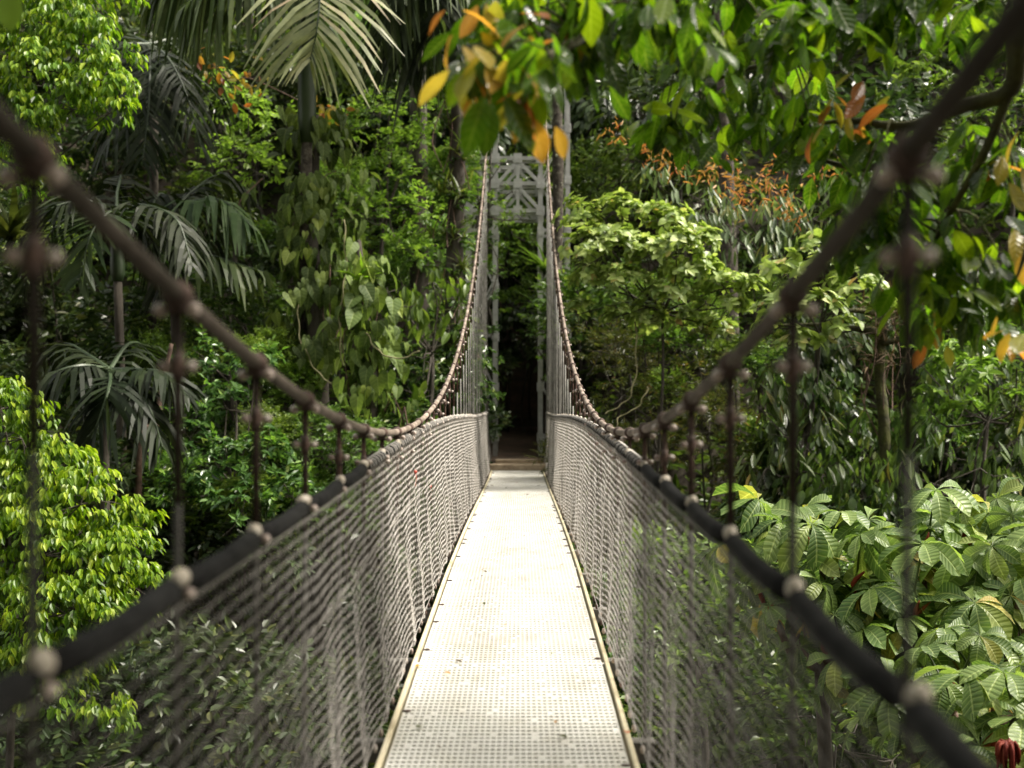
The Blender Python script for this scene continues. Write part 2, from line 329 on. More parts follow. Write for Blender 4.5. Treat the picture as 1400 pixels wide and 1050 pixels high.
# deck panels
HW = .5
bounds = [-5.8, -2.8, .2, 3.2, 6.2, 9.2, 12.2, 15.2, 18.2, 21.2, 23.2]
def deck_panel(y0, y1):
    mb = MB(); rows = int(round((y1 - y0) / .05)); cols = 38
    yy = np.linspace(y0 + .010, y1 - .010, rows + 1); xx = np.linspace(-HW + .02, HW - .02, cols + 1)
    X0, Y0 = np.meshgrid(xx[:-1], yy[:-1]); X1, Y1 = np.meshgrid(xx[1:], yy[1:])
    X0, X1, Y0, Y1 = [a.ravel() for a in (X0, X1, Y0, Y1)]
    hx0 = X0 + .0038; hx1 = X1 - .0038; hy0 = Y0 + .0142; hy1 = Y1 - .0142
    filled = rng.random(len(X0)) < .05      # holes blocked with dirt and leaf bits
    hy1 = np.where(filled, hy0 + .004, hy1)
    def P(x, y, dz): return np.stack([x, y, zd(y) + dz], -1)
    V = np.stack([P(X0, Y0, 0), P(X1, Y0, 0), P(X1, Y1, 0), P(X0, Y1, 0), P(hx0, hy0, 0), P(hx1, hy0, 0), P(hx1, hy1, 0), P(hx0, hy1, 0),
                  P(hx0, hy0, -.005), P(hx1, hy0, -.005), P(hx1, hy1, -.005), P(hx0, hy1, -.005)], 1)
    q = np.array([(0, 1, 5, 4), (1, 2, 6, 5), (2, 3, 7, 6), (3, 0, 4, 7), (4, 5, 9, 8), (5, 6, 10, 9), (6, 7, 11, 10), (7, 4, 8, 11)])
    n = len(V)
    mb.add(V.reshape(-1, 3), (q[None] + np.arange(n)[:, None, None] * 12).reshape(-1, 4))
    ys = np.linspace(y0 + .006, y1 - .006, 9)
    for x in xx:                            # raised ribs along the panel
        L = np.stack([np.full(9, x), ys, zd(ys)], -1)
        prof = np.array([(-.0030, 0.0003), (-.0022, .0022), (.0022, .0022), (.0030, .0003)])
        W = np.concatenate([L + np.array([a, 0, b]) for a, b in prof]).reshape(4, 9, 3)
        f = [(a * 9 + t, (a + 1) * 9 + t, (a + 1) * 9 + t + 1, a * 9 + t + 1) for a in range(3) for t in range(8)]
        mb.add(W.reshape(-1, 3), f)
    for yb in (y0 + .006, y1 - .006):       # end strips
        add_beam(mb, (-HW, yb, zd(yb) - .013), (HW, yb, zd(yb) - .013), .012, .03)
    return mb
for a, b in zip(bounds[:-1], bounds[1:]):
    deck_panel(a, b).build('deck_panel', M['deck'], bridge)
for s in (-1, 1):
    mb = MB(); ys = np.linspace(-5.8, 23.2, 80)
    L = np.stack([np.full(80, s * (HW + .004)), ys, zd(ys)], -1)
    prof = [(-.006 * s, -.05), (-.006 * s, .010), (-.002 * s, .014), (.012 * s, .014), (.016 * s, .010), (.016 * s, -.06)]
    W = np.stack([L + np.array([a, 0, b]) for a, b in prof])
    f = [(a * 80 + t, (a + 1) * 80 + t, (a + 1) * 80 + t + 1, a * 80 + t + 1) for a in range(5) for t in range(79)]
    mb.add(W.reshape(-1, 3), f)
    mb.build('edge_angle', M['edge'], bridge)
    mb = MB()                               # hook bolts that hold the mesh hem
    for y in np.arange(-2, 23, .235):
        y = y + rng.normal(0, .02); x = s * (HW + .045)
        add_blob(mb, (x + s * .012 * rng.random(), y, zd(y) + .008), (.011, .011, .019), 6, 4, mat=int(rng.random() < .35))
        if rng.random() < .3: add_beam(mb, (s * (HW - .012), y + .05, zd(y) + .005), (s * (HW - .05), y + .05, zd(y) + .005), .016, .008, mat=1)
    mb.build('hem_bolts', [M['nut'], M['rust']], bridge)['kind'] = 'stuff'
HK = [1.66 + .7 * k for k in range(-9, 33)]
mb = MB()
for y in HK[::2]:
    if y > 23.2: continue
    beam = MB()
    add_beam(beam, (-.68, y, zd(y) - .115), (.64, y, zd(y) - .115), .06, .10)
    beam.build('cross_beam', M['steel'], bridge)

# main cables, hangers, hand rails
def sphere_mesh(name, r, mat):
    m = MB(); add_blob(m, (0, 0, 0), r, 10, 7); return m.mesh(name, mat, True)
clampm = MB()
th = [(-.022, .0), (-.022, .026), (-.014, .029), (.014, .029), (.022, .026), (.022, .0)]
add_tube(clampm, [(0, a, 0) for a, _ in th], [max(r, .004) for _, r in th], 12, 0)
for sx in (-1, 1):
    add_blob(clampm, (sx * .034, 0, -.032), (.015, .014, .014), 8, 6, 1)
add_tube(clampm, [(-.042, 0, -.032), (.042, 0, -.032)], .008, 6, 0)
clamp_me = clampm.mesh('clamp', [M['rust'], M['nut']], True)
tbm = MB()
for sx in (-1, 1): add_blob(tbm, (sx * .027, 0, 0), (.014, .012, .012), 8, 6, 1)
add_tube(tbm, [(-.04, 0, 0), (.04, 0, 0)], .007, 6, 0)
add_tube(tbm, [(0, 0, -.03), (0, 0, -.015), (0, 0, .015), (0, 0, .03)], [.012, .0155, .0155, .012], 8, 0)
tb_me = tbm.mesh('turnbuckle', [M['rust'], M['nut']], True)
capm = MB(); add_blob(capm, (0, 0, .018), (.019, .030, .021), 10, 7, 0); add_blob(capm, (.026, .01, -.012), (.013, .013, .013), 8, 5, 1)
cap_me = capm.mesh('rail_cap', [M['cap'], M['nut']], True)

for X in (XL, XR):
    ys = np.linspace(-6.5, 27.2, 150)
    P = np.stack([np.full(150, X), ys, zcab(ys)], -1)
    mb = MB(); add_tube(mb, P, .0182, 12)
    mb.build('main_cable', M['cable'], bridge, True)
    for y in HK:
        if y > 24.2: continue
        zc = float(zcab(y)); zb = float(zd(y)) - .06
        sl = math.atan(float(zcab(y + .01) - zcab(y - .01)) / .02)
        mb = MB()
        L = zc - zb
        jit = rng.normal(0, .004)
        rl = min(.42, L * .5); add_tube(mb, [(X, y, zc - .03), (X, y, zc - rl)], .0098, 8, 1)
        pts = [(X + jit * t * 1.5, y + rng.normal(0, .002), zc - rl - (L - rl) * t) for t in np.linspace(0, 1, 5)]
        add_tube(mb, pts, .0082, 8, 0)
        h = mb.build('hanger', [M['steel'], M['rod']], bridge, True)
        c = link('clamp', clamp_me, h); c.location = (X, y, zc); c.rotation_euler = (sl, 0, 0)
        t = link('turnbuckle', tb_me, h); t.location = (X, y, zc - .145); t.rotation_euler = (0, 0, rng.normal(0, .25))
    # hand rail: rubber sleeves between the hangers
    yr = []; rr = []
    for a in [HK[0] - .7] + HK:
        if a > 23.8: continue
        for o, r in ((.05, .012), (.055, .0255), (.2, .0262), (.4, .0258), (.645, .0255), (.65, .012)):
            yr.append(a + o); rr.append(r)
    yr = np.array(yr); mid = .012 * np.sin((yr - 1.66) / .7 * np.pi)**2
    P = np.stack([np.full(len(yr), X), yr, zd(yr) + RAILH - mid - rdrop(X, yr)], -1)
    mb = MB(); add_tube(mb, P, rr, 12)
    rail = mb.build('hand_rail', M['hose'], bridge, True)
    for y in HK:
        if y > 24: continue
        c = link('rail_cap', cap_me, rail); c.location = (X, y + rng.normal(0, .01), float(zd(y) + RAILH - rdrop(X, y)))
        c.rotation_euler = (rng.normal(0, .2), rng.normal(0, .3), rng.normal(0, .3))

# wire mesh sides: zigzag chain-link wires woven from hem to rail
def tube_batch(Pl, r, nrm):
    """many polylines (M,K,3) as 3-sided wires; nrm = sheet normal per point"""
    Mn, K, _ = Pl.shape
    T = nz(np.gradient(Pl, axis=1)); B = nz(np.cross(T, nrm))
    ring = [nrm * r, B * r * .87 - nrm * r * .5, -B * r * .87 - nrm * r * .5]
    V = np.stack([Pl + q for q in ring], 2).reshape(-1, 3)
    base = (np.arange(Mn)[:, None, None] * K + np.arange(K - 1)[None, :, None]) * 3
    j = np.arange(3); j2 = (j + 1) % 3
    f = np.stack([base + j, base + j2, base + 3 + j2, base + 3 + j], -1).reshape(-1, 4)
    return V, f

def mesh_side(X, sgn):
    pitch = .037; nw = int(27 / pitch); K = 61
    y0 = -2.6 + np.arange(nw) * pitch
    v = np.linspace(0, 1, K)
    zig = np.where(np.arange(K) % 2 == 0, -1, 1) * pitch * .53
    Y = y0[:, None] + zig[None] + .006 * np.sin(v * 9)[None] * np.sin(y0 * 1.3)[:, None]
    hem = np.abs(np.sin((Y - 1.66) / .7 * np.pi))
    xb = sgn * (HW + .040) + sgn * .03 * hem * (.5 + .5 * np.sin(Y * 1.9)); zb = zd(Y) + .012 + .028 * hem
    zt = zd(Y) + RAILH - .012 - rdrop(X, Y)
    bulge = .012 * np.sin(Y * 1.1 + 1) * np.sin(np.pi * v)[None] + .006 * np.sin(Y * 3.7 + 2 * np.sin(Y)) * np.sin(np.pi * v * 2)[None] + rng.normal(0, .0022, Y.shape)
    Xs = xb + (X - sgn * .012 - xb) * v[None]**1.0 + sgn * bulge
    Z = zb + (zt - zb) * v[None]
    # the wires weave over and under one another
    Xs = Xs + sgn * .0022 * np.where((np.arange(K) // 1) % 2 == 0, 1, -1)[None]
    P = np.stack([Xs, Y, Z], -1)
    nrm = np.broadcast_to(nz(np.array([-sgn, 0, .1])), P.shape)
    mb = MB(); V, f = tube_batch(P, .00165, nrm); mb.add(V, f)
    # straining wires along the side
    for vv in (.02, .34, .67, .985):
        ys = np.linspace(-2.6, 24.3, 400)
        k = (vv * (K - 1))
        xb1 = sgn * (HW + .045); x = xb1 + (X - sgn * .012 - xb1) * vv + sgn * .012 * np.sin(ys * 1.1 + 1) * np.sin(np.pi * vv)
        z = zd(ys) + .03 + (RAILH - .045 - rdrop(X, ys)) * vv
        add_tube(mb, np.stack([x - sgn * .004, ys, z], -1), .0026, 4)
    # lacing loops round the rail
    for y in np.arange(5.2, 24.2, .1):
        y = y + rng.normal(0, .015)
        a = np.linspace(0, 2 * np.pi, 9); zc = float(zd(y) + RAILH - rdrop(X, y))
        add_tube(mb, np.stack([X + .031 * np.cos(a), y + .01 * np.sin(a * .5), zc + .031 * np.sin(a) - .004], -1), .0032, 4, cap=False)
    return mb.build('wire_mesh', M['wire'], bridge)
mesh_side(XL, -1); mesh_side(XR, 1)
# red ribbons tied into the left mesh
for (px, py, d) in ((558, 674, 8.4), (526, 655, 7.2)):
    p = at(px, py, d); p[0] = -.6
    mb = MB()
    s = spline([p + (0, 0, .045), p + (.012, .01, .01), p + (.004, -.008, -.05)], 6)
    V = np.concatenate([s + (0, .012, 0), s - (0, .012, 0)]); mb.add(V, [(t, t + 1, t + 7, t + 6) for t in range(5)])
    add_blob(mb, p + (0.006, 0, .045), .012, 6, 4)
    o = mb.build('ribbon', M['red'], None, True)
    tag(o, 'faded red ribbon hanging lower in the left wire mesh' if py > 660 else 'small red ribbon knotted higher in the left wire mesh, nearer the camera', 'ribbon')

# concrete sill at the end of the deck
mb = MB(); add_beam(mb, (-.56, 23.45, .03), (.58, 23.45, .03), .44, .14)
add_beam(mb, (-.44, 23.66, .125), (.46, 23.66, .125), .24, .10)
tag(mb.build('concrete_step', M['concrete']), 'tan concrete sill at the far end of the white deck', 'step')

# ------------------------------------------------------------------ far tower
tower = empty('bridge_tower', (0, 26.2, ground(0, 26.2)))
TB = Matrix.Translation((0, -26.2, -float(ground(0, 26.2))))
tag(tower, 'pale grey steel lattice tower carrying the cables at the far end', 'tower')
def tpart(mb, name, mat=None):
    for k in range(len(mb.v)): mb.v[k] = mb.v[k] + np.array([0, -26.2, -float(ground(0, 26.2))])
    return mb.build(name, mat or M['tower'], tower)
ZT = 8.55
yF, yB = 26.0, 27.0
for s in (-1, 1):
    for X in (.49, 1.13):
        for y in (yF, yB):
            mb = MB(); inner = X < 1
            top = ZT if not inner else 7.7
            ax = (1 if inner else -1) * s
            add_angle(mb, (s * X - ax * .03, y, -.6), (s * X - ax * .03, y, top), .095, .012, (ax, 0, 0), (0, 1 if y == yF else -1, 0))
            for z in np.arange(.5, top - .2, 1.15):   # gusset plates with bolts
                add_beam(mb, (s * X + ax * .02, y - .012, z - .1), (s * X + ax * .02, y - .012, z + .1), .15, .012, (0, 1, 0))
                for bx in (-.05, .05):
                    for bz in (-.05, .05): add_blob(mb, (s * X + ax * .03 + bx, y - .024, z + bz), .013, 6, 4)
            tpart(mb, 'column')
    for y in (yF, yB):
        zs = np.arange(.5, 8.0, 1.15)
        for a, b, flip in zip(zs[:-1], zs[1:], [0, 1] * 5):
            mb = MB()
            x0, x1 = (s * .55, s * 1.10) if flip else (s * 1.10, s * .55)
            add_angle(mb, (x0, y - .03, a), (x1, y - .03, b), .06, .008, (0, 0, 1), (0, 1, 0)); tpart(mb, 'brace')
        for z in zs[::2]:
            mb = MB(); add_angle(mb, (s * .55, y + .012, z), (s * 1.10, y + .012, z), .07, .008, (0, 0, 1), (0, 1, 0)); tpart(mb, 'strut')
# cross truss between the legs
z0, z1, z2 = 5.52, 6.12, 6.68
for y in (yF - .05, yB + .05):
    for z in (z0, z1, z2):
        mb = MB(); add_angle(mb, (-1.2, y, z), (.56, y, z), .085, .01, (0, 0, 1), (0, 1, 0))
        add_angle(mb, (-1.2, y + .06, z - .06), (.56, y + .06, z - .06), .05, .01, (0, 0, 1), (0, 1, 0)); tpart(mb, 'chord')
    for (xa, za, xb, zb) in ((-.45, z1, 0, z2), (.5, z1, 0, z2), (-.45, z0, 0, z1), (.5, z0, 0, z1), (-1.1, z0, -.6, z1), (-.6, z1, -1.1, z2)):
        mb = MB(); add_beam(mb, (xa, y - .03, za + .03), (xb, y - .03, zb - .02), .012, .075, (0, 0, 1)); tpart(mb, 'truss_diagonal')
    for z in (z0, z1, z2):
        for x in (-1.1, -.5, 0, .5):
            mb = MB(); add_beam(mb, (x, y - .045, z - .10 + .03), (x, y - .045, z + .14), .19, .012, (0, 1, 0))
            for bx in (-.05, .05): add_blob(mb, (x + bx, y - .055, z + .04), .014, 6, 4)
            tpart(mb, 'gusset_plate')
    mb = MB(); add_beam(mb, (0, y - .03, z0), (0, y - .03, z2), .07, .012, (0, 1, 0)); tpart(mb, 'post')
for s, X in ((-1, XL), (1, XR)):
    mb = MB(); add_beam(mb, (X - .32, 26.5, 8.15), (X + .32, 26.5, 8.15), .3, .16); add_tube(mb, [(X, 26.3, 8.25), (X, 26.5, 8.3), (X, 26.7, 8.25)], .09, 10); tpart(mb, 'saddle')

# ------------------------------------------------------------------ leaves
def T_simple(w=.4, fold=.15, tipw=.6):
    v = np.array([(0, 0, 0), (-w * .42, .28, fold * w), (-w * .5 * tipw, .66, fold * w), (0, 1, 0), (w * .5 * tipw, .66, fold * w), (w * .42, .28, fold * w)])
    f = np.array([(0, 3, 2, 1), (0, 5, 4, 3)])
    uv = np.array([(.5, 0), (0, .28), (0, .66), (.5, 1), (1, .66), (1, .28)])
    return v, f, uv
def T_fine(w=.42, fold=.12, peak=.45, acum=.0, wave=0., st=6, tip=.9):
    t = np.linspace(0, 1, st + 1)
    a = peak / (1 - peak)
    pr = (t**(a * .9)) * (1 - t)**tip; pr = pr / pr.max()
    pr = pr * (1 - acum * np.clip((t - .7) / .3, 0, 1))
    pr[0] = .03; pr[-1] = .01
    v = []; uv = []
    for k, tt in enumerate(t):
        h = pr[k] * w / 2; e = fold * h * 2 + wave * (1 if k % 2 else -1)
        v += [(-h, tt, e), (0, tt, 0), (h, tt, e)]; uv += [(0, tt), (.5, tt), (1, tt)]
    f = []
    for k in range(st):
        b = k * 3
        f += [(b, b + 1, b + 4, b + 3), (b + 1, b + 2, b + 5, b + 4)]
    return np.array(v), np.array(f), np.array(uv)
def T_heart(w=.8):
    o = [(0, 0), (.16, -.12), (.36, -.10), (.5, .08), (.5, .3), (.38, .55), (.2, .8), (0, 1)]
    v = [(0, .05, 0), (0, .5, -.02), (0, 1, -.1)]; uv = [(.5, .05), (.5, .5), (.5, 1)]
    R = [(x * w, y, .09 * x * 2 - .1 * max(0, y)**2) for x, y in o[1:-1]]; Lf = [(-x, y, z) for x, y, z in R]
    v += R + Lf
    uv += [(.5 + x, max(0, y)) for x, y in o[1:-1]] + [(.5 - x, max(0, y)) for x, y in o[1:-1]]
    f = [(0, 3, 4, 5), (0, 5, 6, 1), (1, 6, 7, 8), (0, 11, 10, 9), (0, 1, 12, 11), (1, 14, 13, 12)]
    f3 = [(1, 8, 2, 2), (1, 2, 14, 14)]
    return np.array(v), np.array(f), np.array(uv), np.array([(1, 8, 2), (1, 2, 14)])
def T_strap(w=.1, st=5):
    t = np.linspace(0, 1, st + 1); v = []; uv = []
    for tt in t:
        h = w / 2 * (1 - tt**2.5) * (.6 + .4 * min(1, tt * 4)) + .002
        v += [(-h, tt, .25 * h), (h, tt, .25 * h)]; uv += [(0, tt), (1, tt)]
    return np.array(v), np.array([(2 * k, 2 * k + 1, 2 * k + 3, 2 * k + 2) for k in range(st)]), np.array(uv)

def put_leaves(mb, tmpl, P, D, N, L, W=1., curl=.2, mat=0):
    """stamp a leaf template at many positions (axis D, face normal N, length L)"""
    v, f, uv = tmpl[:3]
    n = len(P); L = np.broadcast_to(L, (n,)); W = np.broadcast_to(W, (n,)); curl = np.broadcast_to(curl, (n,))
    D = nz(D); S = nz(np.cross(D, N)); Z = np.cross(S, D)
    x = v[None, :, 0] * W[:, None]; y = np.broadcast_to(v[None, :, 1], (n, len(v))); z = v[None, :, 2] - curl[:, None] * y**2
    V = P[:, None] + L[:, None, None] * (x[..., None] * S[:, None] + y[..., None] * D[:, None] + z[..., None] * Z[:, None])
    off = np.arange(n)[:, None, None] * len(v)
    n0 = mb.n
    mb.add(V.reshape(-1, 3), (f[None] + off).reshape(-1, f.shape[1]), mat, np.tile(uv, (n, 1)))
    if len(tmpl) > 3:
        g = tmpl[3]; mb.f.append((g[None] + off).reshape(-1, 3) + n0); mb.m.append(mat)

def rdir(n, r=rng): return nz(r.normal(size=(n, 3)))
UP = np.array([0, 0, 1.])

def lump_tips(lumps, n, r, zmin=-.45):
    """points near the outside of a union of lumps, with outward directions"""
    C = np.array([l[0] for l in lumps]); R = np.array([l[1] for l in lumps])
    wts = R**2 / (R**2).sum()
    m = int(n * 2.6); k = r.choice(len(R), m, p=wts)
    d = rdir(m, r); d[:, 2] = np.where(d[:, 2] < zmin, -d[:, 2], d[:, 2])
    ph = k * 1.7
    bump = 1 + .22 * np.sin(5 * d[:, 0] + ph) * np.sin(5.5 * d[:, 1] + ph * 2) + .14 * np.sin(9 * d[:, 2] + ph)
    rad = R[k] * bump * (1 - .45 * r.random(m)**2.2)
    p = C[k] + d * rad[:, None] * np.array([1, 1, .85])
    q = np.linalg.norm((p[:, None] - C[None]) / np.array([1, 1, .85]), axis=-1) / R[None]
    inside = (q < .66).sum(1) - (q[np.arange(m), k] < .66)
    keep = (inside == 0) | (r.random(m) < .12)
    p, d = p[keep][:n], d[keep][:n]
    return p, d

def spray(mb, kind, tips, dirs, L, r, tmpl, mat=0, per=7):
    n = len(tips)
    if kind == 'whorl':
        ax = nz(dirs * .85 + UP * .6 + r.normal(0, .25, (n, 3)))
        a = nz(np.cross(ax, r.normal(size=(n, 3)))); b = np.cross(ax, a)
        for k in range(per):
            th = k * 2.39996 + r.random(n) * .5
            rad = np.cos(th)[:, None] * a + np.sin(th)[:, None] * b
            el = r.uniform(-.15, .55, n)[:, None] * (1 if k > 1 else 2.2)
            D = nz(rad + ax * el); Nn = nz(ax - rad * el * .8 + r.normal(0, .2, (n, 3)))
            put_leaves(mb, tmpl, tips + ax * (.25 * L * k / per), D, Nn, L * r.uniform(.65, 1.15, n), r.uniform(.85, 1.15, n), r.uniform(.1, .45, n), mat)
    elif kind == 'droop':
        for k in range(per):
            rad = rdir(n, r); rad[:, 2] *= .3
            D = nz(-UP * r.uniform(.7, 1.3, n)[:, None] + rad * .6 + dirs * .35)
            Nn = nz(dirs * 1.0 + rad * .5 + UP * .45 + r.normal(0, .2, (n, 3)))
            put_leaves(mb, tmpl, tips + rad * L * .35 + r.normal(0, L * .22, (n, 3)), D, Nn, L * r.uniform(.65, 1.15, n), r.uniform(.85, 1.1, n), r.uniform(-.05, .25, n), mat)
    elif kind == 'twig':
        ax = nz(dirs + r.normal(0, .45, (n, 3)) - UP * .05)
        side = nz(np.cross(ax, UP + r.normal(0, .3, (n, 3))))
        nn = np.cross(side, ax)
        for k in range(per):
            s = 1 if k % 2 else -1
            t = (k // 2 + .5) / (per / 2)
            D = nz(ax * .55 + side * s * .9 + r.normal(0, .18, (n, 3)) - UP * .15) if k < per - 1 else ax
            put_leaves(mb, tmpl, tips + ax * (L * 1.5 * (t - .4))[:, None] if np.ndim(t) else tips + ax * (L * 1.6 * (t - .4)), D, nz(nn + r.normal(0, .3, (n, 3))), L * r.uniform(.7, 1.1, n), 1., r.uniform(.05, .35, n), mat)
    elif kind == 'hang':       # big leaves hanging flat outside a curtain
        for k in range(per):
            out = nz(dirs * np.array([1, 1, .2]) + r.normal(0, .25, (n, 3)))
            D = nz(-UP + out * r.uniform(.1, .7, n)[:, None] + r.normal(0, .25, (n, 3)))
            put_leaves(mb, tmpl, tips + r.normal(0, L * .5, (n, 3)), D, nz(out + UP * r.uniform(.1, 1.1, n)[:, None] + r.normal(0, .25, (n, 3))), L * r.uniform(.3, 1.2, n), r.uniform(.8, 1.1, n), r.uniform(0, .45, n), mat)
    elif kind == 'strap':
        for k in range(per):
            rad = rdir(n, r); rad[:, 2] = np.abs(rad[:, 2]) + .25
            D = nz(rad + dirs * .5)
            put_leaves(mb, tmpl, tips, D, nz(UP + dirs * .3 + r.normal(0, .2, (n, 3))), L * r.uniform(.6, 1.2, n), 1., r.uniform(.35, .8, n), mat)

TS = {'ovate': T_simple(.54, .2, .72), 'wide': T_fine(.60, .12, .45, 0, 0, 4), 'lance': T_fine(.24, .16, .5, 0, 0, 4), 'oval': T_simple(.52, .16, .85), 'narrow': T_simple(.26, .2, .7), 'broad': T_fine(.5, .12, .5, 0, 0, 4),
      'heart': T_heart(.82), 'strap': T_strap(.09), 'fine': T_fine(.42, .14, .5, .25, 0, 6), 'nearleaf': T_fine(.46, .10, .52, .2, .004, 9)}

# species: spray, template, leaf length (m), leaves per tip, leaf material
SP = {
    'lime':   ('droop', 'ovate', .150, 7, 'lime'),
    'lemon':  ('droop', 'ovate', .150, 7, 'lemon'),
    'pale':   ('whorl', 'wide', .165, 8, 'pale'),
    'palemid': ('whorl', 'ovate', .17, 8, 'fresh'),
    'silver': ('droop', 'lance', .30, 6, 'silver'),
    'lance':  ('droop', 'lance', .34, 6, 'lance'),
    'mid':    ('twig', 'ovate', .150, 7, 'mid'),
    'fresh':  ('twig', 'oval', .120, 7, 'fresh'),
    'dark':   ('twig', 'oval', .19, 7, 'dark'),
    'darkhang': ('droop', 'broad', .26, 6, 'dark'),
    'olive':  ('twig', 'narrow', .125, 9, 'olive'),
    'glossy': ('whorl', 'ovate', .14, 7, 'glossy'),
    'big':    ('hang', 'broad', .34, 5, 'glossy'),
    'heart':  ('hang', 'heart', .34, 5, 'heart'),
    'oblong': ('hang', 'fine', .30, 6, 'fresh'),
    'strap':  ('strap', 'strap', .55, 9, 'strap'),
}

def crown_mesh(name, sp, lumps, dens, r, branches=True, zmin=-.45, leaf_scale=1., origin=None, bark='bark', extra=None):
    """crown of leaf sprays over lumps [(centre, radius)] joined by limbs from origin"""
    kind, tn, L, per, mat = SP[sp]; L = L * leaf_scale
    area = sum(4 * l[1]**2 for l in lumps)
    n = max(8, int(2.3 * dens * area / (L * L * per)))
    tips, dirs = lump_tips(lumps, n, r, zmin)
    mb = MB()
    spray(mb, kind, tips, dirs, L, r, TS[tn], 0, per)
    mats = [M[mat], M[bark]]
    if extra:
        esp, frac, tmin = extra
        ek, et, eL, ep, em = SP[esp]
        sel = (r.random(len(tips)) < frac) & (dirs[:, 2] > tmin)
        if sel.any(): spray(mb, ek, tips[sel] + dirs[sel] * .06, dirs[sel], eL * leaf_scale, r, TS[et], 2, ep)
        mats.append(M[em])
    if branches:
        C = np.array([l[0] for l in lumps])
        o = C.mean(0) - np.array([0, 0, np.mean([l[1] for l in lumps]) * .9]) if origin is None else origin
        for c, R in lumps:
            c = np.asarray(c, float); m = (o + c) / 2 + r.normal(0, .12, 3) * np.linalg.norm(c - o)
            add_tube(mb, spline([o, m, c], 7), np.linspace(.035, .014, 7) * max(.6, R), 5, 1, False)
            for _ in range(6):
                e = c + rdir(1, r)[0] * R * .95; m = (c + e) / 2 + r.normal(0, .06, 3)
                add_tube(mb, spline([c, m, e], 5), np.linspace(.013, .004, 5) * max(.6, R), 4, 1, False)
    return mb, mats

def trunk_mesh(seed, mat, bend=.06):
    r = np.random.default_rng(seed); n = 12
    t = np.linspace(0, 1, n)
    P = np.stack([bend * np.sin(t * 3 + r.random() * 6) * t * (1 - t) * 4, bend * np.sin(t * 4 + r.random() * 6) * t * (1 - t) * 4, t], -1)
    P[:, :2] *= 1.0
    R = 1 - .45 * t + .5 * np.exp(-t * 12); an = np.arange(8) / 8 * 2 * np.pi
    V = P[:, None] + np.stack(np.broadcast_arrays(np.cos(an)[None] * R[:, None], np.sin(an)[None] * R[:, None], np.zeros((n, 8))), -1)
    i = np.arange(n - 1)[:, None] * 8; j = np.arange(8)[None]; j2 = (j + 1) % 8
    mb = MB(); mb.add(V.reshape(-1, 3), np.stack([i + j, i + j2, i + 8 + j2, i + 8 + j], -1).reshape(-1, 4))
    return mb.mesh('trunk', mat, True)
# unit trunk: x/y scaled separately, so bends stay small
TRUNKS = [trunk_mesh(s, M['bark'], 4.0) for s in range(3)] + [trunk_mesh(9, M['moss'], 2.0)]

def hero(name, label, cat, sp, lumps_px, base=None, dens=2.4, seed=0, group=None, leaf_scale=1., zmin=-.45, trunk_r=.07, extra=None, bark='bark'):
    """one-of-a-kind tree or shrub: lumps (px, py, d, radius) in the place they stand"""
    r = np.random.default_rng(seed)
    C = [at(a, b, d) for a, b, d, _ in lumps_px]
    c = np.mean(C, 0) if base is None else at(*base)
    gzv = min(float(ground(c[0], c[1])), min(p[2] for p in C) - .4)
    root = empty(name, (c[0], c[1], gzv))
    o = np.array([c[0], c[1], gzv])
    fork = np.array([0, 0, max(.3, (np.mean([p[2] for p in C]) - gzv) - .6 * np.mean([l[3] for l in lumps_px]) - .3)])
    lumps = [(p - o, l[3]) for p, l in zip(C, lumps_px)]
    mb, mats = crown_mesh('crown', sp, lumps, dens, r, True, zmin, leaf_scale, fork, bark, extra)
    mb.build('crown', mats, root)
    t = link('trunk', TRUNKS[seed % 3], root); t.scale = (trunk_r, trunk_r, float(fork[2]) + .05)
    tag(root, label, cat, group)
    return root

# ------------------------------------------------------------------ one-of-a-kind plants
hero('leafy_tree', 'tree with bright lime drooping leaf clusters filling the upper left corner', 'tree', 'lime',
     [(20, 70, 16.5, .75), (60, 30, 16.5, .7), (110, 60, 16.2, .6), (140, 110, 16, .42), (60, 110, 16, .6), (20, 160, 16, .6), (100, 150, 16, .5), (150, 155, 16, .28), (110, -30, 16.5, .8), (0, 240, 17, .6), (40, 200, 16.2, .4), (10, -40, 17, .9)],
     (-60, 300, 17), 2.3, 1, extra=('lemon', .75, -.25), leaf_scale=.86)
hero('leafy_shrub', 'bright yellow-green shrub rising at the left edge behind the near rail', 'shrub', 'lime',
     [(0, 560, 13, .45), (30, 600, 13, .36), (20, 690, 13, .62), (70, 640, 13, .38), (110, 690, 12.6, .42), (60, 760, 12.5, .7), (140, 760, 12.5, .42), (175, 720, 13, .30), (90, 840, 12.2, .6), (20, 850, 12.5, .7), (150, 850, 12.6, .4), (170, 790, 12.8, .42), (60, 930, 12.3, .6), (150, 985, 12.2, .30)],
     (40, 950, 13), 2.4, 2, extra=('lemon', .7, -.25), leaf_scale=.72)
hero('whorled_tree', 'sunlit pale-leaved tree in tiers beside the right-hand cable', 'tree', 'pale',
     [(800, 308, 19, .42), (850, 296, 19, .40), (905, 306, 19, .45), (955, 335, 19, .38), (830, 345, 18.6, .5), (885, 352, 18.5, .5), (940, 372, 18.5, .45), (990, 392, 18.5, .36), (1030, 396, 18.4, .22), (855, 392, 18.5, .42), (805, 385, 18.8, .36), (790, 430, 18.9, .25), (880, 440, 18.8, .38), (935, 445, 18.9, .36), (985, 450, 18.9, .3), (800, 345, 18.6, .4), (1000, 420, 18.4, .3), (925, 345, 18.4, .45), (845, 433, 18.4, .26), (915, 408, 18.5, .34), (965, 415, 18.5, .25)],
     (905, 520, 19), 3.2, 3, leaf_scale=1.0, zmin=-.2, trunk_r=.04)
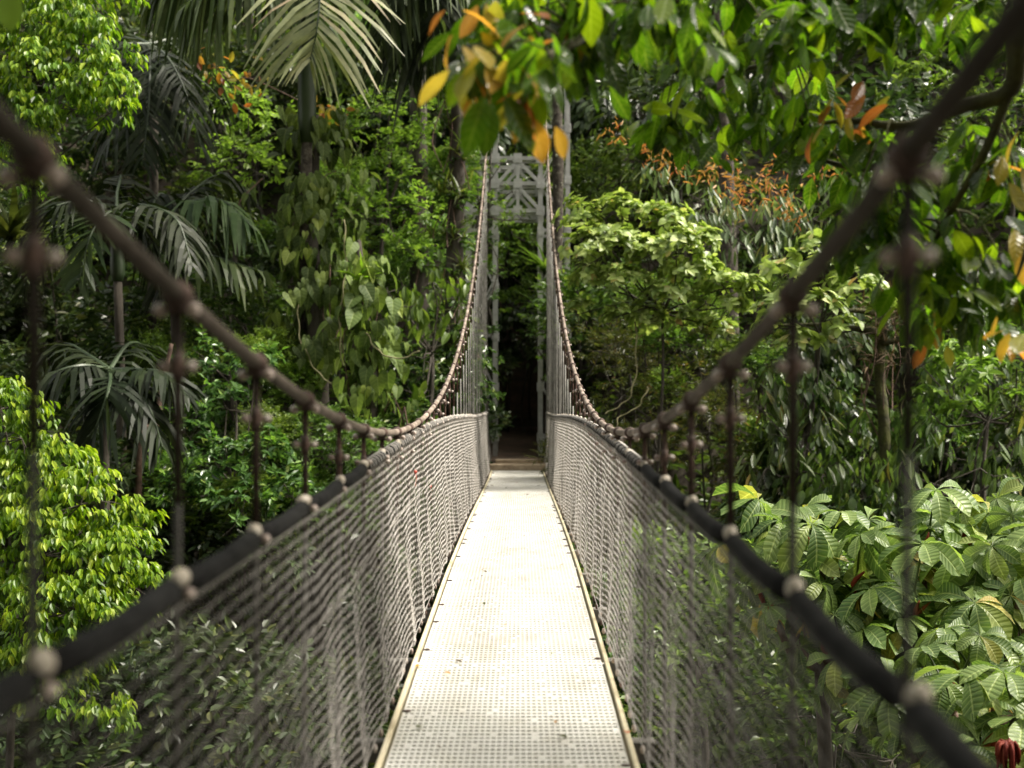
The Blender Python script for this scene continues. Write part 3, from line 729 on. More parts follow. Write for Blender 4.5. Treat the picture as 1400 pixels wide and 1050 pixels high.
hero('whorled_shrub', 'pale star-leaved shrub between the two nearest right hangers', 'shrub', 'pale',
     [(1075, 375, 17.5, .36), (1120, 370, 17.5, .35), (1065, 420, 17.3, .34), (1110, 430, 17.2, .42), (1165, 400, 17.4, .4), (1150, 455, 17.2, .34), (1090, 470, 17.2, .30), (1205, 430, 17.3, .34), (1050, 450, 17.4, .26), (1180, 350, 17.8, .35), (1120, 340, 17.8, .3)],
     (1120, 560, 17.6), 2.3, 4, leaf_scale=1.15, zmin=-.25)
hero('drooping_tree', 'grey-green tree with long hanging leaves and bronze blooms below the overhanging branch', 'tree', 'silver',
     [(900, 255, 21, .5), (950, 270, 21, .55), (1005, 285, 21, .6), (1060, 300, 21, .6), (1000, 335, 20.6, .5), (1060, 350, 20.6, .5), (1110, 300, 21, .55), (1150, 270, 21.2, .5), (960, 315, 20.8, .4)],
     (1040, 480, 21.4), 1.9, 5)
hero('broadleaf_shrub', 'dark shrub with long lance leaves behind the nearest right hanger', 'shrub', 'lance',
     [(1040, 560, 17.5, .55), (1090, 530, 17.8, .5), (1090, 600, 17.3, .55), (1050, 640, 17.2, .5), (1130, 650, 17.1, .45), (1140, 570, 17.8, .45)],
     (1090, 760, 17.5), 1.5, 6)
hero('broadleaf_shrub', 'dark lance-leaved shrub at the right edge above the cecropias', 'shrub', 'lance',
     [(1290, 620, 16.5, .5), (1340, 640, 16.3, .5), (1390, 600, 16.5, .55), (1270, 670, 16, .4), (1360, 560, 16.8, .45), (1230, 640, 16.8, .45)],
     (1330, 760, 16.5), 1.3, 7)
hero('whorled_shrub', 'light green rosette shrub at the right edge under the orange hanging leaves', 'shrub', 'palemid',
     [(1270, 560, 16.8, .34), (1310, 500, 16.8, .42), (1350, 520, 16.6, .4), (1390, 490, 16.8, .45), (1320, 570, 16.4, .3), (1390, 555, 16.6, .3), (1260, 500, 17, .3)],
     (1350, 700, 17), 1.7, 8, leaf_scale=1.1, zmin=-.25)
hero('small_leaved_tree', 'pale fine-leaved tree in the upper right corner beyond the near cable', 'tree', 'palemid',
     [(1250, 110, 22, .6), (1300, 140, 22, .6), (1350, 180, 22, .6), (1390, 150, 22, .7), (1330, 240, 21.5, .6), (1390, 260, 21.5, .6), (1240, 40, 22.5, .6), (1300, 60, 22.5, .7), (1270, 200, 22, .5), (1390, 60, 22.5, .7)],
     (1380, 420, 22), 1.5, 9)
hero('olive_shrub', 'olive backlit shrub under the pale tiered tree beside the right cable', 'shrub', 'olive',
     [(820, 480, 20, .6), (880, 470, 20.2, .6), (930, 470, 20.3, .6), (850, 540, 19.5, .55), (910, 550, 19.6, .6), (960, 520, 19.8, .6), (970, 590, 19.2, .6), (900, 620, 19, .55)],
     (900, 760, 19.6), 2.0, 10)
hero('oblong_leaved_shrub', 'shrub of hanging oblong green leaves left of the tower', 'shrub', 'oblong',
     [(590, 385, 20.5, .42), (560, 420, 20.3, .42), (615, 450, 20.2, .5), (580, 490, 20, .42), (530, 400, 20.6, .36), (630, 400, 20.6, .4), (570, 540, 19.8, .34)],
     (590, 640, 20.5), 1.0, 12)
hero('glossy_shrub', 'dense small-leaved glossy shrub behind the second left hanger', 'shrub', 'glossy',
     [(260, 600, 17, .5), (310, 560, 17.2, .5), (300, 640, 16.8, .55), (360, 630, 17, .55), (250, 680, 16.5, .45), (330, 700, 16.4, .5), (400, 680, 16.6, .45), (290, 500, 17.6, .4), (350, 510, 17.5, .45)],
     (320, 820, 17), 2.0, 13, extra=('fresh', .3, -.1))
hero('leafy_tree', 'mid-green tree between the palm trunk and the mossy trunk', 'tree', 'fresh',
     [(470, 180, 23, .55), (520, 160, 23, .55), (470, 240, 22.6, .5), (530, 240, 22.8, .6), (500, 300, 22.4, .55), (560, 200, 23, .5), (580, 290, 22.8, .5), (550, 340, 22.4, .45), (470, 320, 22.2, .4), (600, 160, 23.4, .4)],
     (530, 480, 23), 1.7, 14)
hero('leafy_tree', 'sun-flecked tree between the left palms, beneath the orange leaves', 'tree', 'fresh',
     [(300, 170, 23, .55), (340, 150, 23, .5), (330, 210, 22.6, .55), (380, 180, 23, .5), (290, 230, 22.8, .4), (360, 240, 22.5, .45), (300, 120, 23.4, .4)],
     (330, 420, 23), 1.6, 15, leaf_scale=1.15)
hero('glossy_shrub', 'leafy bush hanging over the path between the tower legs', 'shrub', 'fresh',
     [(700, 320, 28.5, .6), (730, 350, 28, .55), (690, 370, 28.2, .5), (725, 410, 27.8, .5), (740, 450, 27.6, .35), (700, 420, 28.2, .45), (670, 340, 28.5, .5)],
     (775, 560, 28.6), 1.7, 16)
hero('climbing_vine', 'sprig of leaves climbing through the left side of the tower truss', 'vine', 'fresh',
     [(660, 235, 25.4, .22), (672, 275, 25.4, .26), (655, 300, 25.4, .22), (690, 305, 25.4, .2), (652, 205, 25.5, .15), (700, 262, 25.3, .14), (712, 300, 25.3, .16), (640, 255, 25.4, .2), (685, 225, 25.3, .12)],
     (655, 560, 25.4), 1.2, 17, leaf_scale=.7, trunk_r=.012)
hero('climbing_vine', 'leafy vine clinging to the right inner tower leg above the wire mesh', 'vine', 'fresh',
     [(742, 482, 25.4, .20), (736, 452, 25.5, .22), (750, 425, 25.5, .2), (744, 520, 25.4, .12)], (748, 590, 25.4), 1.3, 27, leaf_scale=.8, trunk_r=.012)
hero('climbing_vine', 'dark creeper hanging down the left inner tower leg', 'vine', 'mid',
     [(672, 335, 25.4, .2), (676, 375, 25.4, .2), (670, 410, 25.4, .2), (674, 455, 25.4, .16)], (668, 600, 25.4), 1.2, 28, leaf_scale=.8, trunk_r=.012)
hero('hedge_shrub', 'bright leafy shrub low behind the near right mesh', 'shrub', 'fresh',
     [(900, 780, 13, .5), (950, 830, 12.6, .5), (890, 880, 12.4, .5), (960, 920, 12, .5), (1010, 870, 12.2, .45), (1020, 790, 12.6, .45), (910, 980, 11.8, .5), (1000, 990, 11.6, .5), (1060, 940, 11.6, .45)],
     (960, 1080, 12.4), 1.9, 18, leaf_scale=.95)
hero('hedge_shrub', 'sprawling small-leaved shrub at the bottom right below the near rail', 'shrub', 'mid',
     [(1080, 850, 11.5, .45), (1130, 900, 11.2, .45), (1090, 980, 11, .5), (1170, 980, 10.8, .5), (1220, 1040, 10.6, .5), (1060, 1040, 11, .4), (1150, 840, 11.5, .35)],
     (1140, 1100, 11.4), 1.9, 19, leaf_scale=.8)

# ------------------------------------------------------------------ filler plants (copies of prototypes)
PROTO = {}
def proto(sp, v):
    key = (sp, v)
    if key not in PROTO:
        r = np.random.default_rng(100 + 17 * v + sum(map(ord, sp)))
        n = 6; lumps = []
        for a in range(n):
            d = rdir(1, r)[0] * np.array([.62, .62, .42]); lumps.append((d, r.uniform(.36, .56)))
        lumps.append((np.zeros(3), .6))
        # built at unit size for crowns of about 1.3 m
        mb, mats = crown_mesh('crown', sp, lumps, 2.0, r, True, -.6, 1 / 1.3)
        PROTO[key] = mb.mesh('crown', mats)
    return PROTO[key]

ORD = ['first', 'second', 'third', 'fourth', 'fifth', 'sixth', 'seventh', 'eighth', 'ninth', 'tenth', 'eleventh', 'twelfth', 'thirteenth', 'fourteenth', 'fifteenth', 'sixteenth', 'seventeenth', 'eighteenth']
def patch(name, cat, sp, rect, drange, rrange, n, what, where, group, seed):
    r = np.random.default_rng(seed)
    x0, y0, x1, y1 = rect
    pts = []
    for _ in range(n):                # spread evenly: best candidate of several
        best = None
        for _ in range(12):
            c = np.array([r.uniform(x0, x1), r.uniform(y0, y1)])
            dd = min([np.linalg.norm(c - p) for p in pts], default=1e3)
            if best is None or dd > best[0]: best = (dd, c)
        pts.append(best[1])
    pts.sort(key=lambda p: p[0])
    for k, (px, py) in enumerate(pts):
        u = (py - y0) / (y1 - y0)     # lower in the picture stands nearer
        d = drange[1] + (drange[0] - drange[1]) * np.clip(u + r.normal(0, .2), 0, 1)
        R = r.uniform(*rrange)
        d = min(d, max(drange[0] * .8, ground_hit(px, py) - .1))
        c = at(px, py, d)
        g = float(ground(c[0], c[1]))
        if c[2] < g + .15: c[2] = g + .15
        base = min(g, c[2] - .5 * R)
        root = empty(name, (c[0], c[1], base))
        o = link('crown', proto(sp, k % 2), root); o.location = (0, 0, c[2] - base)
        o.scale = (R * r.uniform(.9, 1.15), R * r.uniform(.9, 1.15), R * r.uniform(.85, 1.15)); o.rotation_euler = (r.normal(0, .12), r.normal(0, .12), r.uniform(0, 6.28))
        t = link('trunk', TRUNKS[k % 3], root); tr = .018 + .016 * R; t.scale = (tr, tr, max(.25, c[2] - base))
        t.rotation_euler = (0, 0, r.uniform(0, 6.28))
        lab = what + ' ' + where + (', leftmost of them' if k == 0 else ', rightmost of them' if k == n - 1 else ', %s from the left' % ORD[k] if k < len(ORD) else '')
        tag(root, lab, cat, group)

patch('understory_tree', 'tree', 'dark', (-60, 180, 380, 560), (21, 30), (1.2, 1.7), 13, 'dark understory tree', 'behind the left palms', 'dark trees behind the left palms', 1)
patch('understory_tree', 'tree', 'mid', (-40, 260, 380, 560), (20, 25), (.7, 1.0), 7, 'small green tree', 'among the left palm trunks', 'green trees among the left palms', 2)
patch('forest_tree', 'tree', 'mid', (380, 90, 660, 440), (25, 31), (1.2, 1.6), 8, 'leafy forest tree', 'behind the mossy trunk', 'leafy trees behind the mossy trunk', 3)
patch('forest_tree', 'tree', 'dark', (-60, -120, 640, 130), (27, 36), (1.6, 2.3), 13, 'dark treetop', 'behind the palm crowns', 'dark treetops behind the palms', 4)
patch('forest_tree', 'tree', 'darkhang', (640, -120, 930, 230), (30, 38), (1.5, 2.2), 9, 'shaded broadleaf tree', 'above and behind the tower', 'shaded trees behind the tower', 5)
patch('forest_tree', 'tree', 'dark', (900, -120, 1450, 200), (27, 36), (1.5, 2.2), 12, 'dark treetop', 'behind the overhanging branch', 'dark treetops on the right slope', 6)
patch('slope_tree', 'tree', 'mid', (790, 220, 1450, 480), (24, 30), (1.1, 1.6), 12, 'green tree on the slope', 'behind the pale tiered tree', 'green trees on the right slope', 7)
patch('slope_shrub', 'shrub', 'olive', (790, 470, 1060, 760), (20, 23), (.8, 1.2), 7, 'olive shrub', 'behind the right wire mesh', 'olive shrubs behind the right mesh', 8)
patch('slope_shrub', 'shrub', 'darkhang', (1020, 440, 1460, 720), (18, 23), (.9, 1.3), 10, 'dark broad-leaved shrub', 'on the bank above the cecropias', 'dark shrubs above the cecropias', 9)
patch('slope_shrub', 'shrub', 'big', (1030, 500, 1450, 700), (17, 19), (.6, .8), 5, 'large-leaved plant', 'in the shade above the cecropias', 'large-leaved plants above the cecropias', 10)
patch('slope_shrub', 'shrub', 'glossy', (190, 470, 640, 720), (19, 23), (.9, 1.3), 9, 'glossy shrub', 'behind the left hangers', 'glossy shrubs behind the left hangers', 11)
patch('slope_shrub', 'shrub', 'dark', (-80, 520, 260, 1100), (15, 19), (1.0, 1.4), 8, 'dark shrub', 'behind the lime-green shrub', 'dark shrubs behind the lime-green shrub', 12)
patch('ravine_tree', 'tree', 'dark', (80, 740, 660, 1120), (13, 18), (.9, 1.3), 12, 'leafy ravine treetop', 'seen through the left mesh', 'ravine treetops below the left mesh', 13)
patch('ravine_tree', 'tree', 'glossy', (760, 740, 1160, 1120), (13.5, 18), (.9, 1.2), 10, 'leafy ravine treetop', 'seen through the right mesh', 'ravine treetops below the right mesh', 14)
patch('ravine_tree', 'tree', 'mid', (1080, 720, 1480, 1120), (11.5, 15), (.8, 1.1), 9, 'leafy treetop', 'underneath the cecropia leaves', 'treetops underneath the cecropias', 15)
patch('trail_shrub', 'shrub', 'darkhang', (640, 290, 790, 480), (31, 36), (1.0, 1.4), 6, 'shaded shrub', 'over the path beyond the tower', 'shaded shrubs over the path', 16)
patch('trail_shrub', 'shrub', 'dark', (560, 480, 672, 650), (25.5, 29), (.7, 1.0), 4, 'dark bank shrub', 'left of the path beyond the bridge', 'dark shrubs left of the path', 17)
patch('trail_shrub', 'shrub', 'dark', (748, 470, 850, 640), (25.5, 29), (.7, 1.0), 4, 'dark bank shrub', 'right of the path beyond the bridge', 'dark shrubs right of the path', 18)

patch('slope_shrub', 'shrub', 'fresh', (215, 470, 480, 720), (17.2, 20), (.55, .85), 8, 'fresh green bush', 'between the left hangers', 'fresh bushes between the left hangers', 19)
patch('slope_shrub', 'shrub', 'mid', (1030, 470, 1420, 670), (18.5, 21), (.6, .9), 9, 'mid-green bush', 'in the shade behind the right hangers', 'mid-green bushes behind the right hangers', 20)
patch('forest_tree', 'tree', 'fresh', (430, 40, 670, 360), (23.6, 26), (.7, 1.0), 7, 'light green tree', 'around the two dark trunks left of the tower', 'light trees around the dark trunks', 21)
patch('trail_shrub', 'shrub', 'mid', (640, 180, 780, 330), (32, 35), (.9, 1.2), 6, 'green shrub', 'showing through the tower truss', 'shrubs behind the tower truss', 22)

patch('slope_tree', 'tree', 'fresh', (880, 400, 1060, 540), (19.6, 21), (.42, .6), 6, 'small leafy tree', 'under the grey-green drooping tree', 'small trees under the drooping tree', 23)

# thin lianas
def liana(label, pts, rad=.012):
    C = np.array([at(*p) for p in pts]); o = C[0]
    mb = MB(); add_tube(mb, spline(C - o, 30) + .02 * np.stack([np.sin(np.arange(30) * .9), np.cos(np.arange(30) * .7), np.zeros(30)], -1), rad, 6)
    ob = mb.build('liana', M['liana'], None, True); ob.location = tuple(o); tag(ob, label, 'vine', 'thin pale lianas')
M['liana'] = surf_mat('pale_liana', [(.3, (.12, .12, .05)), (.7, (.28, .25, .14))], 8, .8)
liana('pale liana hanging straight in front of the heart-leaved trunk', [(470, 300, 19.2), (473, 370, 19), (464, 430, 18.9), (468, 500, 18.8)])
liana('pale liana looping below the heart-leaved trunk above the left cable', [(412, 395, 19.2), (408, 450, 19), (428, 500, 18.8), (452, 525, 18.7)])
liana('green liana reaching right with one leaf above the lowest left cable', [(500, 455, 18.8), (520, 482, 18.6), (548, 490, 18.5), (572, 480, 18.4)])
liana('bare liana curving beneath the pale tiered tree', [(868, 440, 18.6), (870, 500, 18.5), (862, 540, 18.4), (845, 556, 18.4), (826, 566, 18.3)])
liana('bare liana rising right beside the curved one under the tiered tree', [(886, 530, 18.4), (872, 556, 18.3), (846, 572, 18.2), (840, 600, 18.2)])
liana('long root hanging right of the gnarled mossy stem', [(1238, 430, 17.8), (1240, 500, 17.7), (1233, 570, 17.6)], .009)

# ground cover on the far bank
n = 60000
yy = rng.uniform(11, 46, n); xx = rng.uniform(-1, 1, n) * (yy * .5 + 3)
ok = (np.abs(xx) > 1.0) | (yy < 22) | (yy > 37)
xx, yy = xx[ok], yy[ok]; zz = ground(xx, yy) + rng.random(len(xx))**2 * .7
dd = rdir(len(xx)); dd[:, 2] = np.abs(dd[:, 2]) * .6 - .25
mb = MB()
put_leaves(mb, TS['ovate'], np.stack([xx, yy, zz], -1), dd, nz(UP + rng.normal(0, .4, (len(xx), 3))), rng.uniform(.14, .40, len(xx)), 1., .25)
tag(mb.build('ground_cover', M['mid']), kind='stuff')

# ------------------------------------------------------------------ palms
def frond_mesh(ctrl, Lf, n, w, hang, mat, r, ang=(.35, .9), torn=.0, start=.08):
    mb = MB()
    P = spline(ctrl, 40); K = 40
    T = nz(np.gradient(P, axis=0))
    add_tube(mb, P, np.linspace(.032, .008, K), 6, 1)
    seg = np.array([0, .35, .7, 1.]); wp = np.array([.55, 1, .85, .12])
    allv = []; allf = []; uv = []
    c = 0
    for s in (-1, 1):
        tt = np.linspace(start, .99, n) + r.normal(0, .006, n); tt = np.clip(tt, 0.02, .995)
        for t in tt:
            if r.random() < torn: continue
            i = t * (K - 1); i0 = int(i); p = P[i0] + (P[min(i0 + 1, K - 1)] - P[i0]) * (i - i0); tg = T[i0]
            up = UP if abs(tg[2]) < .97 else np.array([0, -1., 0])
            sd = nz(np.cross(tg, up)) * s
            a = ang[0] + (ang[1] - ang[0]) * t + r.normal(0, .08)
            upv = np.cross(nz(np.cross(tg, up)), tg)
            D = nz(sd * math.cos(a) + tg * math.sin(a) + upv * r.uniform(-.1, .3))
            l = Lf * (.45 + .55 * math.sin(math.pi * min(1, .15 + t * .75))) * r.uniform(.85, 1.1) * (1 - .45 * max(0, t - .75) / .25)
            wd = nz(tg - (tg @ D) * D + r.normal(0, .25, 3))
            h = hang * r.uniform(.7, 1.3)
            for q, ws in zip(seg, wp):
                cen = p + D * l * q * (1 - .25 * h * q) - UP * h * l * q * q
                allv += [cen - wd * w * ws * .5, cen + wd * w * ws * .5]; uv += [(0, q), (1, q)]
            allf += [(c + 2 * k, c + 2 * k + 1, c + 2 * k + 3, c + 2 * k + 2) for k in range(3)]; c += 8
    mb.add(allv, allf, 0, uv)
    return mb.mesh('frond', [M[mat], M['palmtrunk']])

def palm(label, top, shaft_len, trunk_r, fronds, seed, mat='palmleaf', trunk_mat=None, group=None, base_z=None):
    """top = (px, py, d) of the crown; fronds: list of (control points px, leaflet length, count, width, hang, material)"""
    r = np.random.default_rng(seed)
    c = at(*top); g = float(ground(c[0], c[1])) - .1
    root = empty('palm_tree', (c[0], c[1], g)); tag(root, label, 'palm', group)
    o = np.array([c[0], c[1], g]); H = c[2] - g
    n = 14; t = np.linspace(0, 1, n)
    P = np.stack([.06 * np.sin(t * 4 + seed), .05 * np.cos(t * 3 + seed), t * (H - shaft_len)], -1)
    mb = MB(); add_tube(mb, P, trunk_r * (1.05 - .3 * t), 12); mb.build('trunk', M[trunk_mat or 'lichen'], root, True)
    mb = MB(); ts = np.linspace(0, 1, 8)
    add_tube(mb, np.stack([P[-1, 0] * (1 - ts), P[-1, 1] * (1 - ts), H - shaft_len + ts * shaft_len], -1), trunk_r * np.array([.85, 1.25, 1.3, 1.25, 1.15, 1.0, .8, .5]), 12)
    mb.build('crownshaft', M['palmtrunk'], root, True)
    for f in fronds:
        ctrl, Lf, nn, w, hang = f[:5]; m = f[5] if len(f) > 5 else mat; tn = f[6] if len(f) > 6 else .03
        if ctrl[0] == 'auto':
            az, reach, rise = ctrl[1:]
            d = np.array([math.cos(az), math.sin(az), 0])
            C = [np.zeros(3) + (0, 0, H), d * reach * .4 + (0, 0, H + rise), d * reach * .8 + (0, 0, H + rise * .6), d * reach * 1.05 + (0, 0, H - reach * .35)]
        else:
            C = [np.zeros(3) + (0, 0, H)] + [at(*q) - o for q in ctrl]
        link('frond', frond_mesh(C, Lf, nn, w, hang, m, r, torn=tn, ang=f[7] if len(f) > 7 else (.35, .9)), root)
    return root, P

palm('tall palm with a sunlit pale frond hanging in front of its smooth green trunk', (420, -25, 20), 2.75, .125, [
    ([(434, -75, 19.2), (438, -28, 18.6), (434, 35, 18.4), (424, 82, 18.5)], 1.45, 34, .08, .42, 'palmlit', .02, (.05, .8)),
    ([(360, -75, 19.6), (280, -60, 19.2), (200, 0, 19)], 1.25, 44, .12, 1.05),
    ([(360, -40, 19.2), (310, -35, 18.7), (250, 10, 18.3)], 1.15, 40, .12, 1.1),
    ([(480, -110, 19.6), (560, -90, 19.3), (640, -20, 19)], 1.2, 42, .11, 1.0),
    (('auto', 1.6, 2.2, .6), 1.1, 26, .08, .8), (('auto', .7, 2.4, .7), 1.1, 26, .08, .8), (('auto', 2.6, 2.4, .7), 1.1, 26, .08, .8)], 21)
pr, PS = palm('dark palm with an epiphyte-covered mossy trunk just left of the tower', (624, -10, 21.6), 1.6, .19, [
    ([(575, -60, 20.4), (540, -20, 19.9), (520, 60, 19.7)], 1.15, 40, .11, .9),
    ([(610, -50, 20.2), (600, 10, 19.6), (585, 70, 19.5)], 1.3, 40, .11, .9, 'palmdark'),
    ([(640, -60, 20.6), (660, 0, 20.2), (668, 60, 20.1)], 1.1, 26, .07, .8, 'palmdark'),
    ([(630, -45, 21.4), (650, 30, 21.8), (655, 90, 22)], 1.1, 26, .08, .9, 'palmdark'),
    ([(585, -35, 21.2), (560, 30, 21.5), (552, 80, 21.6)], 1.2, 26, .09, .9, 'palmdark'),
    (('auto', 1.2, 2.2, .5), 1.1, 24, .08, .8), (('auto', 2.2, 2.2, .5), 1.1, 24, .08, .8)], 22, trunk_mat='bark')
PALM2 = (pr, PS)
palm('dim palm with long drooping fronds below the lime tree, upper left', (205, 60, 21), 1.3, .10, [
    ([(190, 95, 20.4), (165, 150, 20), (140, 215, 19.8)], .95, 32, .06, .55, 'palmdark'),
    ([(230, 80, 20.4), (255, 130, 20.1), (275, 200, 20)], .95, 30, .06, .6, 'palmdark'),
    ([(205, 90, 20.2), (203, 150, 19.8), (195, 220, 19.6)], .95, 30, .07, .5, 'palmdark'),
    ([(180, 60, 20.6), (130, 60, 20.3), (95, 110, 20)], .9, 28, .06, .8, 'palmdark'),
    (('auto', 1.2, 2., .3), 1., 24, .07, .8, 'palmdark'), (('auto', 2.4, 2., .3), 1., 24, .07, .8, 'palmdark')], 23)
palm('palm with a round fan of fronds at the left behind the nearest hanger', (160, 305, 18), .9, .088, [
    ([(150, 290, 17.3), (125, 320, 16.9), (108, 385, 16.8)], .80, 24, .085, .25, 'palmleaf'),
    ([(120, 275, 17.6), (70, 285, 17.2), (20, 320, 17)], .85, 28, .07, .55, 'palmdark'),
    ([(190, 280, 17.6), (240, 300, 17.2), (262, 360, 17)], .8, 26, .07, .6, 'palmdark'),
    ([(160, 265, 18.6), (165, 240, 19.2), (150, 255, 19.8)], .85, 24, .07, .7, 'palmdark'),
    ([(110, 290, 18.6), (60, 330, 18.9), (30, 400, 19)], .8, 24, .07, .5, 'palmdark'),
    ([(185, 300, 18.5), (215, 345, 18.6), (225, 405, 18.6)], .8, 24, .07, .5, 'palmdark'),
    (('auto', 1.5, 1.8, .4), .9, 22, .07, .8, 'palmdark')], 24, trunk_mat='bark')
palm('silvery young palm with broad drooping leaflets right of the fan palm', (240, 285, 20), .8, .08, [
    ([(262, 275, 19.4), (305, 275, 19.1), (352, 318, 18.9)], .85, 26, .11, .85, 'palmleaf'),
    ([(250, 335, 19), (300, 352, 18.8), (362, 372, 18.7)], .8, 22, .10, .8, 'palmleaf'),
    ([(220, 265, 19.6), (205, 290, 19.3), (190, 340, 19.2)], .8, 24, .09, .7, 'palmdark'),
    ([(265, 260, 20.3), (300, 240, 20.6), (340, 262, 20.8)], .85, 24, .09, .7, 'palmdark'),
    (('auto', 1.5, 1.8, .4), .9, 20, .08, .8, 'palmdark')], 25, trunk_mat='bark')
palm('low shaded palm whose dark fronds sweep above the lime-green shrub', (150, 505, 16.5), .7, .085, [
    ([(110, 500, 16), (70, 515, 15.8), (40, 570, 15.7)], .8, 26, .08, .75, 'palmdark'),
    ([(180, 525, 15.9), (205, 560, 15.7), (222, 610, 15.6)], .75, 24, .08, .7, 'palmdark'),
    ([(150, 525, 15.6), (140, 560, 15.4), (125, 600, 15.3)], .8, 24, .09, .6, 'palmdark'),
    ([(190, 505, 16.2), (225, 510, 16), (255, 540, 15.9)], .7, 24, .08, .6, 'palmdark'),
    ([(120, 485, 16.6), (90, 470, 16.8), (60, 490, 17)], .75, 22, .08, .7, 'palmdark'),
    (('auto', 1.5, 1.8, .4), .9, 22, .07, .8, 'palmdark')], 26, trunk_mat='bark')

# ------------------------------------------------------------------ trunks with climbers
def trunk_thing(name, label, cat, pts, rads, mat, extra=None):
    W = [at(*p) for p in pts]
    g = min(float(ground(W[-1][0], W[-1][1])) - .2, W[-1][2] - .1)
    W.append(np.array([W[-1][0], W[-1][1], g])); rads = list(rads) + [rads[-1] * 1.25]
    o = W[-1]
    root = empty(name, o); tag(root, label, cat)
    S = spline([w - o for w in W], 30)
    mb = MB(); add_tube(mb, S, np.interp(np.linspace(0, 1, 30), np.linspace(0, 1, len(rads)), rads) * (1 + .06 * np.sin(np.arange(30) * 1.9)), 10)
    mb.build('trunk', M[mat], root, True)
    return root, S, o

def climbers(root, S, o, sp, mat, L, n, spread, seed, name='foliage', per=5, zr=(0, 1)):
    r = np.random.default_rng(seed)
    t = r.uniform(zr[0], zr[1], n); i = (t * (len(S) - 1)).astype(int)
    d = rdir(n, r); d[:, 2] *= .2; d = nz(d)
    d[:, 1] = -np.abs(d[:, 1]) * np.where(r.random(n) < .8, 1, -1)
    p = S[i] + d * (np.abs(r.normal(0, 1, n)) * spread * .6 + .1)[:, None] + r.normal(0, .1, (n, 3))
    mb = MB(); kind, tn, _, _, _ = SP[sp]
    spray(mb, kind, p, d, L, r, TS[tn], 0, per)
    for k in range(9):   # hanging stems
        q = p[r.integers(n)]; e = q - UP * r.uniform(.6, 1.6) + r.normal(0, .15, 3)
        add_tube(mb, spline([q, (q + e) / 2 + r.normal(0, .12, 3), e], 10), .011, 5, 1, False)
    mb.build(name, [M[mat], M['redtwig']], root)

rt, S, o = trunk_thing('vine_clad_trunk', 'broad trunk smothered in heart-shaped vine leaves below the pale palm frond', 'tree', [(432, 160, 20.6), (425, 300, 20.2), (432, 450, 19.8), (438, 620, 19.4)], [.10, .13, .16, .18], 'bark')
climbers(rt, S, o, 'heart', 'heart', .30, 110, .55, 31, zr=(.05, .62))
rt, S, o = trunk_thing('vine_clad_trunk', 'leaning stem hung with light heart-shaped leaves above the left cable', 'tree', [(490, 330, 20), (500, 420, 19.4), (512, 520, 19), (505, 640, 18.8)], [.05, .06, .08, .1], 'bark')
climbers(rt, S, o, 'heart', 'heart', .30, 48, .42, 32, zr=(.1, .6))
rt, S, o = trunk_thing('bare_tree', 'dark straight trunk standing left of the mossy palm trunk', 'tree', [(574, -60, 24), (572, 120, 24), (573, 350, 23.6), (575, 560, 23.4)], [.16, .18, .2, .22], 'bark')
climbers(rt, S, o, 'mid', 'mid', .16, 60, .3, 33, per=6, zr=(.3, .75))
rt, S = PALM2; S = S[::-1]
climbers(rt, S, None, 'strap', 'strap', .42, 90, .2, 34, per=6, zr=(.12, .68))
climbers(rt, S, None, 'mid', 'mid', .15, 60, .16, 37, per=6, zr=(.2, .7))
rt, S, o = trunk_thing('lichen_trunk', 'slim dark trunk flecked with pale lichen beside the right tower leg', 'tree', [(756, -40, 25.4), (760, 110, 25.4), (763, 240, 25.3), (760, 420, 25.2), (762, 600, 25.2)], [.10, .115, .125, .13, .14], 'lichen')
mb = MB(); rr_ = np.random.default_rng(35)
for k in range(70):
    i = rr_.integers(3, 20); a = rr_.uniform(3.4, 6.0); rad = .12
    c = S[i] + np.array([math.cos(a) * rad, math.sin(a) * rad, rr_.normal(0, .1)])
    add_blob(mb, c, (rr_.uniform(.008, .03), .01, rr_.uniform(.008, .04)), 6, 4)
ob = mb.build('lichen_patches', surf_mat('pale_lichen', [(.3, (.22, .22, .15)), (.7, (.42, .43, .36))], 12, .9), rt); ob['kind'] = 'stuff'
rt, S, o = trunk_thing('patterned_trunk', 'dark textured trunk behind the hanging leaves, right of centre', 'tree', [(975, -60, 25), (985, 80, 25), (992, 220, 24.8), (996, 400, 24.6)], [.15, .15, .17, .2], 'lichen')
trunk_thing('leaning_stem', 'thin reddish leaning stem beside the second left hanger', 'tree', [(235, 470, 17.2), (222, 530, 17.2), (212, 590, 17.1), (190, 640, 17)], [.03, .045, .05, .05], 'redtwig')
rt, S, o = trunk_thing('mossy_trunk', 'gnarled mossy stem draped with brown roots behind the nearest right hanger', 'tree', [(1215, 400, 18.2), (1205, 450, 18.1), (1203, 520, 18), (1210, 640, 17.8)], [.06, .09, .08, .09], 'moss')
climbers(rt, S, o, 'strap', 'brownroot', .30, 60, .30, 36, 'hanging_roots', 6, (.0, .5))
mb = MB()
for (a, b) in (((1205, 455, 18), (1060, 445, 17.9)), ((1205, 470, 18), (1330, 450, 18.2)), ((1205, 430, 18), (1130, 430, 17.8))):
    add_tube(mb, spline([at(*a) - o, (at(*a) + at(*b)) / 2 - o + (0, 0, .06), at(*b) - o], 10), np.linspace(.055, .02, 10), 7)
mb.build('branch', M['moss'], rt, True)

